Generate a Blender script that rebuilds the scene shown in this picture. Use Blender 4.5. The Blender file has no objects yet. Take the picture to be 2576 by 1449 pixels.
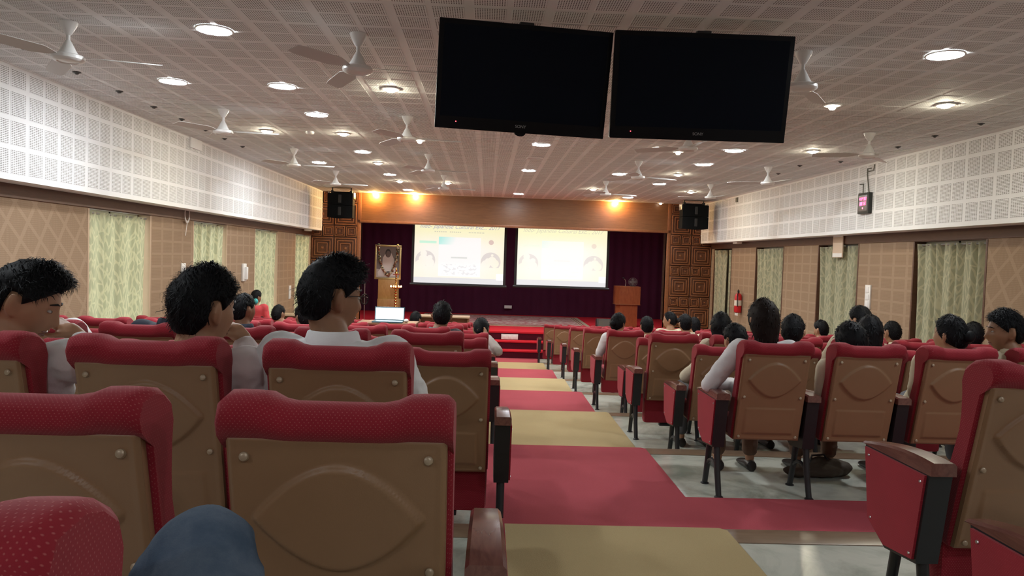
import bpy, bmesh, math, random
from mathutils import Vector, Matrix, noise
random.seed(7)
R = math.radians
scene = bpy.context.scene
COL = scene.collection

# ------------------------------------------------------------------ camera
F = 1880.0                       # focal length in pixels of the 2576 x 1449 frame
P = 2.134                        # depth of one floor tread (two seat rows)
S = P / F
CZ = 1.20                        # eye height above the tread the camera looks over
STEP = 0.176
CAM_ROT = Matrix.Rotation(R(-1.965), 4, 'Z') @ Matrix.Rotation(R(90 - 2.27), 4, 'X') @ Matrix.Rotation(R(1.9), 4, 'Z')
cam_data = bpy.data.cameras.new('camera')
cam_data.sensor_width = 36.0
cam_data.lens = F / 2576.0 * 36.0
cam_data.clip_start = 0.02
cam_data.clip_end = 200
cam = bpy.data.objects.new('camera', cam_data)
COL.objects.link(cam)
cam.matrix_world = Matrix.Translation((0, 0, CZ)) @ CAM_ROT
scene.camera = cam

# ------------------------------------------------------------------ world and exposure
scene.view_settings.view_transform = 'Standard'
scene.view_settings.look = 'None'
scene.view_settings.gamma = 1.0
scene.view_settings.use_curve_mapping = False
scene.view_settings.exposure = 0.6
world = bpy.data.worlds.new('daylight')
scene.world = world
world.use_nodes = True
bg = world.node_tree.nodes['Background']
bg.inputs[0].default_value = (1.0, 0.97, 0.84, 1)
bg.inputs[1].default_value = 1.5
LED_POWER = 172.0
CFL_POWER = 300.0
SPOT_POWER = 620.0

# ------------------------------------------------------------------ pixel helpers
def ray(x, y):
    d = CAM_ROT.to_3x3() @ Vector(((x - 1288.0) / F, -(y - 724.5) / F, -1.0))
    return d
def at_y(x, y, Y):
    d = ray(x, y); t = Y / d.y
    return Vector((d.x * t, Y, CZ + d.z * t))
def at_z(x, y, Z):
    d = ray(x, y); t = (Z - CZ) / d.z
    return Vector((d.x * t, d.y * t, Z))
def at_x(x, y, X):
    d = ray(x, y); t = X / d.x
    return Vector((X, d.y * t, CZ + d.z * t))
CI = CAM_ROT.to_3x3().inverted()
def proj(v):
    c = CI @ (Vector(v) - Vector((0, 0, CZ)))
    if c.z > -0.05: return None
    return (1288 + F * c.x / -c.z, 724.5 - F * c.y / -c.z)

# ------------------------------------------------------------------ object helpers
def tag(o, label=None, cat=None, group=None, kind=None):
    if label: o['label'] = label
    if cat: o['category'] = cat
    if group: o['group'] = group
    if kind: o['kind'] = kind
    return o
def empty(name, loc=(0, 0, 0), rz=0.0, label=None, cat=None, group=None, parent=None):
    o = bpy.data.objects.new(name, None)
    COL.objects.link(o)
    o.empty_display_size = 0.1
    o.location = loc; o.rotation_euler = (0, 0, rz)
    if parent: o.parent = parent
    return tag(o, label, cat, group)
def link(name, mesh, parent=None, loc=None, rot=None):
    o = bpy.data.objects.new(name, mesh)
    COL.objects.link(o)
    if parent: o.parent = parent
    if loc is not None: o.location = loc
    if rot is not None: o.rotation_euler = rot
    return o

class MB:
    def __init__(s):
        s.v = []; s.f = []; s.uv = []
    def add(s, verts, faces, uvs=None):
        b = len(s.v)
        s.v += [tuple(p) for p in verts]
        s.f += [tuple(i + b for i in f) for f in faces]
        if uvs is None:
            uvs = [(0.0, 0.0)] * len(verts)
        s.uv += uvs
        return s
    def box(s, x0, x1, y0, y1, z0, z1):
        v = [(x, y, z) for z in (z0, z1) for y in (y0, y1) for x in (x0, x1)]
        f = [(0, 2, 3, 1), (4, 5, 7, 6), (0, 1, 5, 4), (2, 6, 7, 3), (0, 4, 6, 2), (1, 3, 7, 5)]
        return s.add(v, f)
    def rbox(s, x0, x1, y0, y1, z0, z1, r):
        # box with chamfered edges
        bm = bmesh.new()
        bmesh.ops.create_cube(bm, size=1.0)
        for v in bm.verts:
            v.co = Vector(((x0 + x1) / 2 + v.co.x * (x1 - x0), (y0 + y1) / 2 + v.co.y * (y1 - y0), (z0 + z1) / 2 + v.co.z * (z1 - z0)))
        bmesh.ops.bevel(bm, geom=bm.edges[:], offset=r, segments=2, profile=0.6, affect='EDGES')
        s.bm(bm); bm.free()
        return s
    def bm(s, bm):
        bm.verts.index_update()
        s.add([v.co[:] for v in bm.verts], [[v.index for v in f.verts] for f in bm.faces])
        return s
    def tube(s, pts, rad, n=8, cap=True):
        pts = [Vector(p) for p in pts]
        if not isinstance(rad, (list, tuple)): rad = [rad] * len(pts)
        rings = []
        up = Vector((0, 0, 1))
        prev = None
        for i, p in enumerate(pts):
            t = (pts[min(i + 1, len(pts) - 1)] - pts[max(i - 1, 0)]).normalized()
            if prev is None:
                a = Vector((1, 0, 0)) if abs(t.z) > 0.9 else up
                u = t.cross(a).normalized()
            else:
                u = (prev - t * prev.dot(t)).normalized()
            prev = u
            w = t.cross(u)
            rings.append([p + (u * math.cos(2 * math.pi * k / n) + w * math.sin(2 * math.pi * k / n)) * rad[i] for k in range(n)])
        return s.rings(rings, cap)
    def rings(s, rings, cap=True, uv=False):
        n = len(rings[0])
        v = [p for r in rings for p in r]
        f = []
        for i in range(len(rings) - 1):
            for k in range(n):
                f.append((i * n + k, i * n + (k + 1) % n, (i + 1) * n + (k + 1) % n, (i + 1) * n + k))
        if cap:
            f.append(tuple(range(n - 1, -1, -1)))
            f.append(tuple((len(rings) - 1) * n + k for k in range(n)))
        return s.add(v, f)
    def lathe(s, prof, n=20, c=(0, 0, 0), cap=True):
        rings = [[(c[0] + r * math.cos(2 * math.pi * k / n), c[1] + r * math.sin(2 * math.pi * k / n), c[2] + z) for k in range(n)] for r, z in prof]
        return s.rings(rings, cap)
    def ball(s, c, r, nu=12, nv=8, M=None):
        if not isinstance(r, (list, tuple, Vector)): r = (r, r, r)
        rings = []
        for j in range(nv + 1):
            a = -math.pi / 2 + math.pi * j / nv
            a = max(-1.5, min(1.5, a))
            rings.append([Vector((r[0] * math.cos(a) * math.cos(2 * math.pi * k / nu), r[1] * math.cos(a) * math.sin(2 * math.pi * k / nu), r[2] * math.sin(a))) for k in range(nu)])
        if M is not None: rings = [[M @ p for p in q] for q in rings]
        rings = [[p + Vector(c) for p in q] for q in rings]
        return s.rings(rings, True)
    def capsule(s, a, b, ra, rb, n=10):
        a = Vector(a); b = Vector(b); d = b - a; L = d.length
        if L < 1e-5: return s.ball(a, ra)
        d = d / L
        pts = []; rad = []
        for k in range(4):
            t = k / 4.0 * math.pi / 2
            pts.append(a - d * ra * math.cos(t)); rad.append(max(ra * math.sin(t), ra * 0.12))
        pts += [a, b]; rad += [ra, rb]
        for k in range(3, -1, -1):
            t = k / 4.0 * math.pi / 2
            pts.append(b + d * rb * math.cos(t)); rad.append(max(rb * math.sin(t), rb * 0.12))
        return s.tube(pts, rad, n)
    def prism(s, poly, x0, x1, axis='x'):
        # poly in the two other axes
        n = len(poly)
        if axis == 'x': v = [(x0, a, b) for a, b in poly] + [(x1, a, b) for a, b in poly]
        elif axis == 'y': v = [(a, x0, b) for a, b in poly] + [(a, x1, b) for a, b in poly]
        else: v = [(a, b, x0) for a, b in poly] + [(a, b, x1) for a, b in poly]
        f = [tuple(range(n - 1, -1, -1)), tuple(range(n, 2 * n))]
        f += [(k, (k + 1) % n, n + (k + 1) % n, n + k) for k in range(n)]
        return s.add(v, f)
    def xf(s, M, start=0):
        s.v = s.v[:start] + [tuple(M @ Vector(p)) for p in s.v[start:]]
        return s
    def mesh(s, name, mats=None, smooth=True, angle=40, fix=True):
        m = bpy.data.meshes.new(name)
        m.from_pydata(s.v, [], s.f)
        uv = m.uv_layers.new(name='UVMap')
        li = [0] * len(m.loops)
        m.loops.foreach_get('vertex_index', li)
        flat = []
        for i in li: flat += s.uv[i]
        uv.data.foreach_set('uv', flat)
        if fix:
            bm = bmesh.new(); bm.from_mesh(m)
            bmesh.ops.recalc_face_normals(bm, faces=bm.faces[:])
            bm.to_mesh(m); bm.free()
        if smooth:
            m.shade_smooth()
            try: m.set_sharp_from_angle(angle=R(angle))
            except Exception: pass
        if mats:
            for x in (mats if isinstance(mats, list) else [mats]): m.materials.append(x)
        return m
    def obj(s, name, mat, parent=None, loc=None, rot=None, **k):
        return link(name, s.mesh(name, mat, **k), parent, loc, rot)

# ------------------------------------------------------------------ materials
class NT:
    def __init__(s, name):
        s.m = bpy.data.materials.new(name); s.m.use_nodes = True
        s.t = s.m.node_tree; s.p = s.t.nodes['Principled BSDF']
        s.out = s.t.nodes['Material Output']
    def n(s, kind, **kw):
        nd = s.t.nodes.new('ShaderNode' + kind)
        for k, v in kw.items(): setattr(nd, k, v)
        return nd
    def l(s, a, b): s.t.links.new(a, b)
    def setin(s, sock, v):
        if hasattr(v, 'is_output') or hasattr(v, 'links'): s.l(v, sock)
        else: sock.default_value = v
    def math(s, op, a, b=None, c=None):
        nd = s.n('Math', operation=op)
        s.setin(nd.inputs[0], a)
        if b is not None: s.setin(nd.inputs[1], b)
        if c is not None: s.setin(nd.inputs[2], c)
        return nd.outputs[0]
    def mix(s, fac, a, b):
        nd = s.n('Mix', data_type='RGBA')
        s.setin(nd.inputs[0], fac)
        s.setin(nd.inputs[6], a if not isinstance(a, tuple) else (*a[:3], 1))
        s.setin(nd.inputs[7], b if not isinstance(b, tuple) else (*b[:3], 1))
        return nd.outputs[2]
    def coord(s, which='Object', scale=(1, 1, 1), rot=(0, 0, 0)):
        tc = s.n('TexCoord'); mp = s.n('Mapping')
        s.l(tc.outputs[which], mp.inputs[0])
        mp.inputs['Scale'].default_value = scale; mp.inputs['Rotation'].default_value = rot
        return mp.outputs[0]
    def world(s, scale=(1, 1, 1), rot=(0, 0, 0)):
        g = s.n('NewGeometry'); mp = s.n('Mapping')
        s.l(g.outputs['Position'], mp.inputs[0])
        mp.inputs['Scale'].default_value = scale; mp.inputs['Rotation'].default_value = rot
        return mp.outputs[0]
    def xyz(s, v):
        nd = s.n('SeparateXYZ'); s.l(v, nd.inputs[0]); return nd.outputs
    def noise(s, v, scale=5.0, detail=3.0, rough=0.5, dist=0.0):
        nd = s.n('TexNoise'); s.l(v, nd.inputs['Vector'])
        nd.inputs['Scale'].default_value = scale; nd.inputs['Detail'].default_value = detail
        nd.inputs['Roughness'].default_value = rough; nd.inputs['Distortion'].default_value = dist
        return nd.outputs['Fac']
    def ramp(s, fac, stops):
        nd = s.n('ValToRGB'); s.l(fac, nd.inputs[0])
        e = nd.color_ramp.elements
        while len(e) < len(stops): e.new(0.5)
        for i, (p, c) in enumerate(stops):
            e[i].position = p; e[i].color = (*c[:3], 1) if isinstance(c, tuple) else (c, c, c, 1)
        return nd.outputs[0]
    def bump(s, h, strength=0.3, dist=0.01):
        nd = s.n('Bump'); s.l(h, nd.inputs['Height'])
        nd.inputs['Strength'].default_value = strength; nd.inputs['Distance'].default_value = dist
        s.l(nd.outputs[0], s.p.inputs['Normal'])
    def base(s, c, rough=0.6, metal=0.0, spec=None):
        s.setin(s.p.inputs['Base Color'], c if not isinstance(c, tuple) else (*c[:3], 1))
        s.p.inputs['Roughness'].default_value = rough; s.p.inputs['Metallic'].default_value = metal
        if spec is not None: s.p.inputs['Specular IOR Level'].default_value = spec
        return s

MATS = {}
def plain(name, c, rough=0.55, metal=0.0, var=0.06, spec=None, scale=6.0, bump=0.0):
    """flat colour with a little procedural unevenness"""
    if name in MATS: return MATS[name]
    t = NT(name)
    v = t.coord('Object')
    f = t.noise(v, scale, 4.0)
    a = tuple(x * (1 - var) for x in c); b = tuple(min(1, x * (1 + var)) for x in c)
    t.base(t.mix(f, a, b), rough, metal, spec)
    if bump: t.bump(t.noise(v, scale * 20, 3.0), bump, 0.004)
    MATS[name] = t.m
    return t.m
def emit(name, c, strength, base=0.8):
    if name in MATS: return MATS[name]
    t = NT(name)
    t.base((base, base, base), 0.4)
    t.p.inputs['Emission Color'].default_value = (*c, 1)
    t.p.inputs['Emission Strength'].default_value = strength
    MATS[name] = t.m
    return t.m

def make_fabric(name, c, dot, per=0.0080):
    t = NT(name)
    tc = t.n('UVMap'); tc.uv_map = 'UVMap'
    xs = t.xyz(tc.outputs[0])
    v = t.math('DIVIDE', xs[1], per * 0.70)
    row = t.math('FLOOR', v)
    par = t.math('MULTIPLY', t.math('MODULO', row, 2.0), 0.5)
    u = t.math('ADD', t.math('DIVIDE', xs[0], per), t.math('ADD', par, 100.0))
    fu = t.math('SUBTRACT', t.math('FRACT', u), 0.5)
    fv = t.math('SUBTRACT', t.math('FRACT', v), 0.5)
    d = t.math('SQRT', t.math('ADD', t.math('MULTIPLY', fu, fu), t.math('MULTIPLY', t.math('MULTIPLY', fv, fv), 0.40)))
    m = t.n('MapRange'); t.l(d, m.inputs[0])
    m.inputs[1].default_value = 0.06; m.inputs[2].default_value = 0.17; m.inputs[3].default_value = 1; m.inputs[4].default_value = 0
    wv = t.coord('Object')
    nz = t.noise(wv, 9.0, 4.0)
    base = t.mix(nz, tuple(x * 0.86 for x in c), tuple(x * 1.12 for x in c))
    t.base(t.mix(t.math('MULTIPLY', m.outputs[0], 0.75), base, dot), 0.85, spec=0.25)
    t.p.inputs['Sheen Weight'].default_value = 0.18
    t.p.inputs['Sheen Roughness'].default_value = 0.5
    t.p.inputs['Sheen Tint'].default_value = (1.0, 0.6, 0.6, 1)
    t.bump(m.outputs[0], 0.35, 0.002)
    return t.m
M_FAB = make_fabric('red_dotted_fabric', (0.265, 0.012, 0.024), (0.42, 0.105, 0.105))
M_FABSIDE = make_fabric('red_side_fabric', (0.32, 0.014, 0.030), (0.40, 0.05, 0.06), 0.006)

def make_plastic():
    t = NT('tan_back_plastic')
    v = t.coord('Object')
    f = t.noise(v, 7.0, 4.0)
    t.base(t.mix(f, (0.255, 0.138, 0.070), (0.295, 0.164, 0.088)), 0.42, spec=0.45)
    t.bump(t.noise(v, 420.0, 2.0), 0.12, 0.002)
    return t.m
M_PLA = make_plastic()
M_SCREW = plain('screw_cap', (0.38, 0.28, 0.19), 0.35, 0.2)
M_BLACK = plain('black_coated_metal', (0.012, 0.012, 0.014), 0.45)
M_STEEL = plain('small_steel', (0.55, 0.55, 0.55), 0.3, 0.9)

def make_wood(name, a, b, rough=0.35, scale=(3, 3, 22), along='z', gl=0.5):
    t = NT(name)
    v = t.coord('Object', scale)
    f = t.noise(v, 2.2, 6.0, 0.62, 1.2)
    t.base(t.mix(t.ramp(f, [(0.3, 0.0), (0.7, 1.0)]), a, b), rough, spec=gl)
    t.bump(f, 0.05, 0.004)
    return t.m
M_ARM = make_wood('armrest_wood', (0.13, 0.048, 0.038), (0.21, 0.085, 0.066), 0.16, (20, 3, 20))
M_HEADER = make_wood('header_veneer', (0.145, 0.056, 0.017), (0.205, 0.086, 0.030), 0.38, (1.2, 3, 14))
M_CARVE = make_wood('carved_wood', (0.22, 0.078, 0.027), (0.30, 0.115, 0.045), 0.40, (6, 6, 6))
M_DARKWOOD = make_wood('dark_wood_band', (0.085, 0.036, 0.018), (0.12, 0.052, 0.028), 0.5, (2, 2, 12))
M_LECT = make_wood('lectern_wood', (0.26, 0.068, 0.024), (0.36, 0.11, 0.04), 0.3, (8, 8, 2))
M_DESK = make_wood('desk_wood', (0.20, 0.085, 0.04), (0.28, 0.13, 0.065), 0.35, (2, 8, 8))
M_PED = make_wood('pedestal_wood', (0.45, 0.26, 0.08), (0.58, 0.36, 0.13), 0.4, (6, 6, 2))

def make_perf(name, col, along_u):
    """perforated acoustic board: short dark slots, UV in metres inside each patch"""
    t = NT(name)
    tc = t.n('UVMap'); tc.uv_map = 'UVMap'
    xs = t.xyz(tc.outputs[0])
    a, b = (xs[0], xs[1]) if along_u else (xs[1], xs[0])
    fa = t.math('FRACT', t.math('DIVIDE', a, 0.030))
    fb = t.math('FRACT', t.math('DIVIDE', b, 0.0150))
    ma = t.math('GREATER_THAN', fa, 0.26)
    mb = t.math('LESS_THAN', t.math('ABSOLUTE', t.math('SUBTRACT', fb, 0.5)), 0.19)
    m = t.math('MULTIPLY', ma, mb)
    n = t.noise(t.world(), 1.3, 3.0)
    base = t.mix(n, tuple(x * 0.96 for x in col), tuple(min(1, x * 1.04) for x in col))
    t.base(t.mix(m, base, (0.20, 0.19, 0.18)), 0.75, spec=0.2)
    return t.m
CEILC = (0.86, 0.86, 0.85)
M_PERF_C = make_perf('ceiling_perforated_patch', CEILC, False)
M_PERF_W = make_perf('valance_perforated_patch', (0.88, 0.885, 0.89), True)
M_CEIL = plain('ceiling_board', CEILC, 0.8, var=0.03, scale=0.8)
M_VAL = plain('valance_board', (0.88, 0.885, 0.89), 0.75, var=0.03, scale=0.8)
M_WHITE = plain('white_enamel', (0.80, 0.79, 0.77), 0.3)
M_BLADE = plain('fan_blade', (0.60, 0.58, 0.56), 0.45)
M_WPLA = plain('white_plastic', (0.78, 0.77, 0.74), 0.4)

def make_carpet(name, a, b):
    t = NT(name)
    v = t.world()
    f = t.noise(v, 260.0, 3.0, 0.7)
    g = t.noise(v, 2.4, 4.0)
    c = t.mix(f, a, b)
    c2 = t.mix(t.math('MULTIPLY', g, 0.35), c, tuple(x * 0.6 for x in a))
    t.base(c2, 0.95, spec=0.1)
    t.bump(f, 0.6, 0.004)
    return t.m
M_CRED = make_carpet('red_carpet', (0.36, 0.055, 0.075), (0.50, 0.11, 0.13))
M_CBEI = make_carpet('beige_carpet', (0.40, 0.30, 0.15), (0.54, 0.43, 0.24))
M_SRED = make_carpet('stage_red_carpet', (0.52, 0.018, 0.03), (0.66, 0.03, 0.045))
M_SDARK = make_carpet('maroon_riser_cloth', (0.060, 0.006, 0.014), (0.085, 0.010, 0.020))
M_BACK = make_carpet('maroon_backdrop_cloth', (0.075, 0.015, 0.040), (0.100, 0.022, 0.052))

def make_marble():
    t = NT('marble_floor')
    v = t.world((1.0, 1.0, 1.0))
    f = t.noise(v, 1.6, 8.0, 0.62, 1.6)
    g = t.noise(v, 14.0, 5.0, 0.6, 0.6)
    c = t.mix(t.ramp(f, [(0.35, 0.0), (0.55, 0.9), (0.75, 1.0)]), (0.30, 0.33, 0.28), (0.58, 0.59, 0.52))
    c = t.mix(t.math('MULTIPLY', g, 0.25), c, (0.26, 0.29, 0.24))
    t.base(c, 0.22, spec=0.5)
    return t.m
M_MARB = make_marble()
def make_granite():
    t = NT('brown_granite_nosing')
    v = t.world((0.7, 5, 5))
    f = t.noise(v, 6.0, 6.0, 0.7)
    t.base(t.mix(f, (0.14, 0.085, 0.05), (0.27, 0.19, 0.13)), 0.3)
    return t.m
M_GRAN = make_granite()

def make_wallfab(name, diamond):
    """woven wall covering: lighter lines over hatched tan"""
    t = NT(name)
    v = t.world()
    xs = t.xyz(v)
    y, z = xs[1], xs[2]
    if diamond:
        a = t.math('ADD', t.math('MULTIPLY', y, 0.95), t.math('MULTIPLY', z, 1.1))
        b = t.math('SUBTRACT', t.math('MULTIPLY', y, 0.95), t.math('MULTIPLY', z, 0.62))
        pa, pb, wd = 0.30, 0.30, 0.09
    else:
        a, b = y, z
        pa, pb, wd = 0.34, 0.17, 0.09
    la = t.math('ABSOLUTE', t.math('SUBTRACT', t.math('FRACT', t.math('DIVIDE', a, pa)), 0.5))
    lb = t.math('ABSOLUTE', t.math('SUBTRACT', t.math('FRACT', t.math('DIVIDE', b, pb)), 0.5))
    line = t.math('MAXIMUM', t.math('LESS_THAN', la, wd), t.math('LESS_THAN', lb, wd))
    wv = t.n('TexWave'); t.l(v, wv.inputs[0]); wv.inputs['Scale'].default_value = 16.0; wv.inputs['Distortion'].default_value = 1.5
    wv.bands_direction = 'Z'
    wy = t.n('TexWave'); t.l(v, wy.inputs[0]); wy.inputs['Scale'].default_value = 16.0; wy.inputs['Distortion'].default_value = 1.5
    wy.bands_direction = 'Y'
    h = t.math('MULTIPLY', wv.outputs['Fac'], wy.outputs['Fac'])
    dark = t.mix(h, (0.285, 0.195, 0.125), (0.35, 0.245, 0.165))
    t.base(t.mix(t.math('MULTIPLY', line, 0.42), dark, (0.42, 0.30, 0.205)), 0.85, spec=0.2)
    return t.m
M_WFAB_D = make_wallfab('wall_fabric_diamond', True)
M_WFAB_P = make_wallfab('wall_fabric_plaid', False)

def make_curtain():
    t = NT('leaf_print_curtain')
    tc = t.n('UVMap'); tc.uv_map = 'UVMap'
    mp = t.n('Mapping'); t.l(tc.outputs[0], mp.inputs[0]); mp.inputs['Scale'].default_value = (1, 0.55, 1)
    nz = t.n('TexNoise'); t.l(mp.outputs[0], nz.inputs['Vector']); nz.inputs['Scale'].default_value = 5.0
    mixv = t.n('Mix', data_type='VECTOR'); mixv.inputs[0].default_value = 0.10
    t.l(mp.outputs[0], mixv.inputs[4]); t.l(nz.outputs['Color'], mixv.inputs[5])
    vo = t.n('TexVoronoi', feature='DISTANCE_TO_EDGE'); t.l(mixv.outputs[1], vo.inputs['Vector']); vo.inputs['Scale'].default_value = 10.0
    edge = t.ramp(vo.outputs['Distance'], [(0.02, 1.0), (0.09, 0.0)])
    xs = t.xyz(mixv.outputs[1])
    a = t.math('ABSOLUTE', t.math('SUBTRACT', t.math('FRACT', t.math('DIVIDE', t.math('ADD', xs[1], t.math('MULTIPLY', t.math('ABSOLUTE', t.math('SUBTRACT', t.math('FRACT', t.math('DIVIDE', xs[0], 0.24)), 0.5)), 0.34)), 0.085)), 0.5))
    chev = t.math('LESS_THAN', a, 0.15)
    m = t.math('MAXIMUM', t.math('MULTIPLY', edge, 0.8), t.math('MULTIPLY', chev, 0.75))
    c = t.mix(m, (0.45, 0.45, 0.31), (0.66, 0.63, 0.43))
    t.base(c, 0.8, spec=0.2)
    tr = t.n('BsdfTranslucent'); t.l(c, tr.inputs[0])
    mx = t.n('MixShader'); mx.inputs[0].default_value = 0.35
    t.l(t.p.outputs[0], mx.inputs[1]); t.l(tr.outputs[0], mx.inputs[2]); t.l(mx.outputs[0], t.out.inputs[0])
    return t.m
M_CURT = make_curtain()
def make_glass():
    t = NT('window_glass')
    tr = t.n('BsdfTransparent'); tr.inputs[0].default_value = (0.9, 0.95, 0.95, 1)
    gl = t.n('BsdfGlossy'); gl.inputs['Roughness'].default_value = 0.05
    mx = t.n('MixShader'); mx.inputs[0].default_value = 0.06
    t.l(tr.outputs[0], mx.inputs[1]); t.l(gl.outputs[0], mx.inputs[2]); t.l(mx.outputs[0], t.out.inputs[0])
    return t.m
M_GLASS = make_glass()
def make_rug():
    t = NT('patterned_rug')
    v = t.coord('Object')
    vo = t.n('TexVoronoi'); t.l(v, vo.inputs['Vector']); vo.inputs['Scale'].default_value = 3.4
    f = t.noise(v, 7.0, 5.0, 0.7)
    c = t.mix(t.ramp(vo.outputs['Distance'], [(0.15, 0.0), (0.4, 1.0)]), (0.55, 0.42, 0.36), (0.34, 0.10, 0.11))
    c = t.mix(t.ramp(f, [(0.42, 0.0), (0.58, 1.0)]), c, (0.46, 0.32, 0.28))
    t.base(c, 0.95, spec=0.1)
    return t.m
M_RUG = make_rug()
M_RUGB = plain('rug_border', (0.42, 0.32, 0.22), 0.95, var=0.25, scale=30)
def make_denim():
    t = NT('blue_denim')
    v = t.coord('Object')
    f = t.noise(v, 7.0, 5.0, 0.6); g = t.noise(v, 500.0, 2.0)
    c = t.mix(t.ramp(f, [(0.35, 0.0), (0.7, 1.0)]), (0.050, 0.074, 0.110), (0.18, 0.215, 0.265))
    t.base(t.mix(t.math('MULTIPLY', g, 0.4), c, (0.03, 0.06, 0.12)), 0.9, spec=0.2)
    t.bump(g, 0.4, 0.002)
    return t.m
M_DENIM = make_denim()
def make_skin(name, c):
    t = NT(name)
    v = t.coord('Object')
    f = t.noise(v, 18.0, 4.0)
    t.base(t.mix(f, tuple(x * 0.85 for x in c), tuple(x * 1.15 for x in c)), 0.5, spec=0.4)
    t.p.inputs['Subsurface Weight'].default_value = 0.12
    t.p.inputs['Subsurface Radius'].default_value = (0.012, 0.005, 0.003)
    return t.m
M_SKIN = [make_skin('skin_brown', (0.27, 0.135, 0.075)), make_skin('skin_tan', (0.38, 0.205, 0.12)), make_skin('skin_dark', (0.19, 0.09, 0.052))]
def make_hair(name, c):
    t = NT(name)
    v = t.coord('Object', (60, 60, 8))
    f = t.noise(v, 4.0, 4.0, 0.6)
    t.base(t.mix(f, tuple(x * 0.4 for x in c), c), 0.62, spec=0.16)
    t.bump(f, 0.25, 0.004)
    return t.m
M_HAIR = make_hair('black_hair', (0.007, 0.007, 0.009))
M_HAIRB = make_hair('brown_black_hair', (0.018, 0.010, 0.008))

# ================================================================== STRUCTURE
def tz(k): return -STEP * k
def edge_y(k): return (1.552 + k) * P
XL, XR = -4.44, 5.73            # wall faces
VL, VR = -4.17, 5.43            # valance faces
ZC = CZ + 1.53                  # ceiling
ZV = CZ + 0.539                 # underside of the valances
YB = -4.6
YP = 8.90 * P                   # proscenium wall
YS = 8.49 * P                   # foot of the stage steps
YST = 8.77 * P                  # stage edge
ZST = CZ - 1627 * S             # stage floor
YBD = 11.4 * P                  # backdrop
def struct(o): o['kind'] = 'structure'; return o

# floor: eight treads stepping down towards the stage
for k in range(8):
    y0 = YB if k == 0 else edge_y(k - 1)
    y1 = edge_y(k) if k < 7 else YST
    m = MB(); m.box(XL - 0.2, XR + 0.3, y0, y1, -2.0, tz(k))
    fl = struct(m.obj('floor', M_MARB, smooth=False))
    if k < 7:
        m = MB(); m.rbox(XL - 0.19, XR + 0.29, y1 - 0.158, y1 + 0.004, tz(k) - 0.03, tz(k) + 0.004, 0.003)
        m.obj('nosing', M_GRAN, fl)

# aisle carpet, one band per tread, red and beige in turn
ORD = ['first', 'second', 'third', 'fourth', 'fifth', 'sixth', 'seventh', 'eighth', 'ninth', 'tenth', 'eleventh', 'twelfth', 'thirteenth', 'fourteenth', 'fifteenth', 'sixteenth', 'seventeenth']
cx1 = [1.12, 1.21, 1.29, 1.29, 1.29, 1.29, 1.29, 1.29]
for k in range(8):
    y0 = 0.2 if k == 0 else edge_y(k - 1) + 0.01
    y1 = edge_y(k) + 0.006 if k < 7 else YS - 0.01
    m = MB(); x0 = 0.05 if k == 0 else -0.04
    poly = [(x0, y0), (cx1[k], y0), (cx1[k], y1 - 0.03), (cx1[k] - 0.03, y1), (x0, y1)]
    if k == 1: poly = [(x0, y0), (XR - 0.05, y0), (XR - 0.05, 2.02 * P), (cx1[k], 2.02 * P), (cx1[k], y1 - 0.03), (cx1[k] - 0.03, y1), (x0, y1)]
    m.prism(poly, tz(k) + 0.001, tz(k) + 0.007, 'z')
    c = m.obj('aisle_carpet', M_CRED if k % 2 else M_CBEI, smooth=False)
    where = 'spreading right along the cross aisle' if k == 1 else ('nearest the camera' if k == 0 else ('at the foot of the stage steps' if k == 7 else ORD[k] + ' from the camera'))
    tag(c, ('red' if k % 2 else 'beige') + ' carpet band in the centre aisle, ' + where, 'carpet', 'aisle carpet bands')

# side walls with window openings
WIN_L = [(3.97, 4.69), (5.36, 6.04), (6.76, 7.49), (8.17, 8.84)]
WIN_R = [(3.94, 4.63), (5.33, 5.99), (6.70, 7.40), (8.14, 8.77)]
ZW = CZ + 0.400                 # top of the openings
def side_wall(name, X, sgn, wins):
    root = empty(name); struct(root)
    ys = [YB] + [v * P for w in wins for v in w] + [YBD + 0.4]
    for i in range(0, len(ys), 2):
        m = MB()
        m.box(min(X, X + sgn * 0.22), max(X, X + sgn * 0.22), ys[i], ys[i + 1], -2.0, ZC)
        m.obj('wall_panel', M_WFAB_D if i == 0 else M_WFAB_P, root, smooth=False)
    for a, b in wins:
        k = min(7, int(a - 0.552)); sill = tz(k) + (0.02 if b > 8.75 and sgn > 0 else 0.55)
        m = MB(); m.box(min(X, X + sgn * 0.22), max(X, X + sgn * 0.22), a * P, b * P, ZW, ZC)
        m.obj('lintel', M_DARKWOOD, root, smooth=False)
        m = MB(); m.box(min(X, X + sgn * 0.22), max(X, X + sgn * 0.22), a * P, b * P, -2.0, sill)
        m.obj('sill_wall', M_WFAB_P, root, smooth=False)
    m = MB(); m.box(min(X, X - sgn * 0.02), max(X, X - sgn * 0.02), YB, YP - 0.02, ZW + 0.01, ZV - 0.001)
    m.obj('wood_band', M_DARKWOOD, root, smooth=False)
    for n, (a, b) in enumerate(wins):
        m = MB()
        for yy in (a * P - 0.012, b * P - 0.018): m.box(min(X - sgn * 0.005, X + sgn * 0.2), max(X - sgn * 0.005, X + sgn * 0.2), yy, yy + 0.03, -1.3, ZW)
        m.obj('jamb', M_DARKWOOD if sgn > 0 else plain('pale_jamb', (0.50, 0.36, 0.25), 0.6), root, smooth=False)
    return root
side_wall('wall_left', XL, -1, WIN_L)
side_wall('wall_right', XR, 1, WIN_R)

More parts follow.
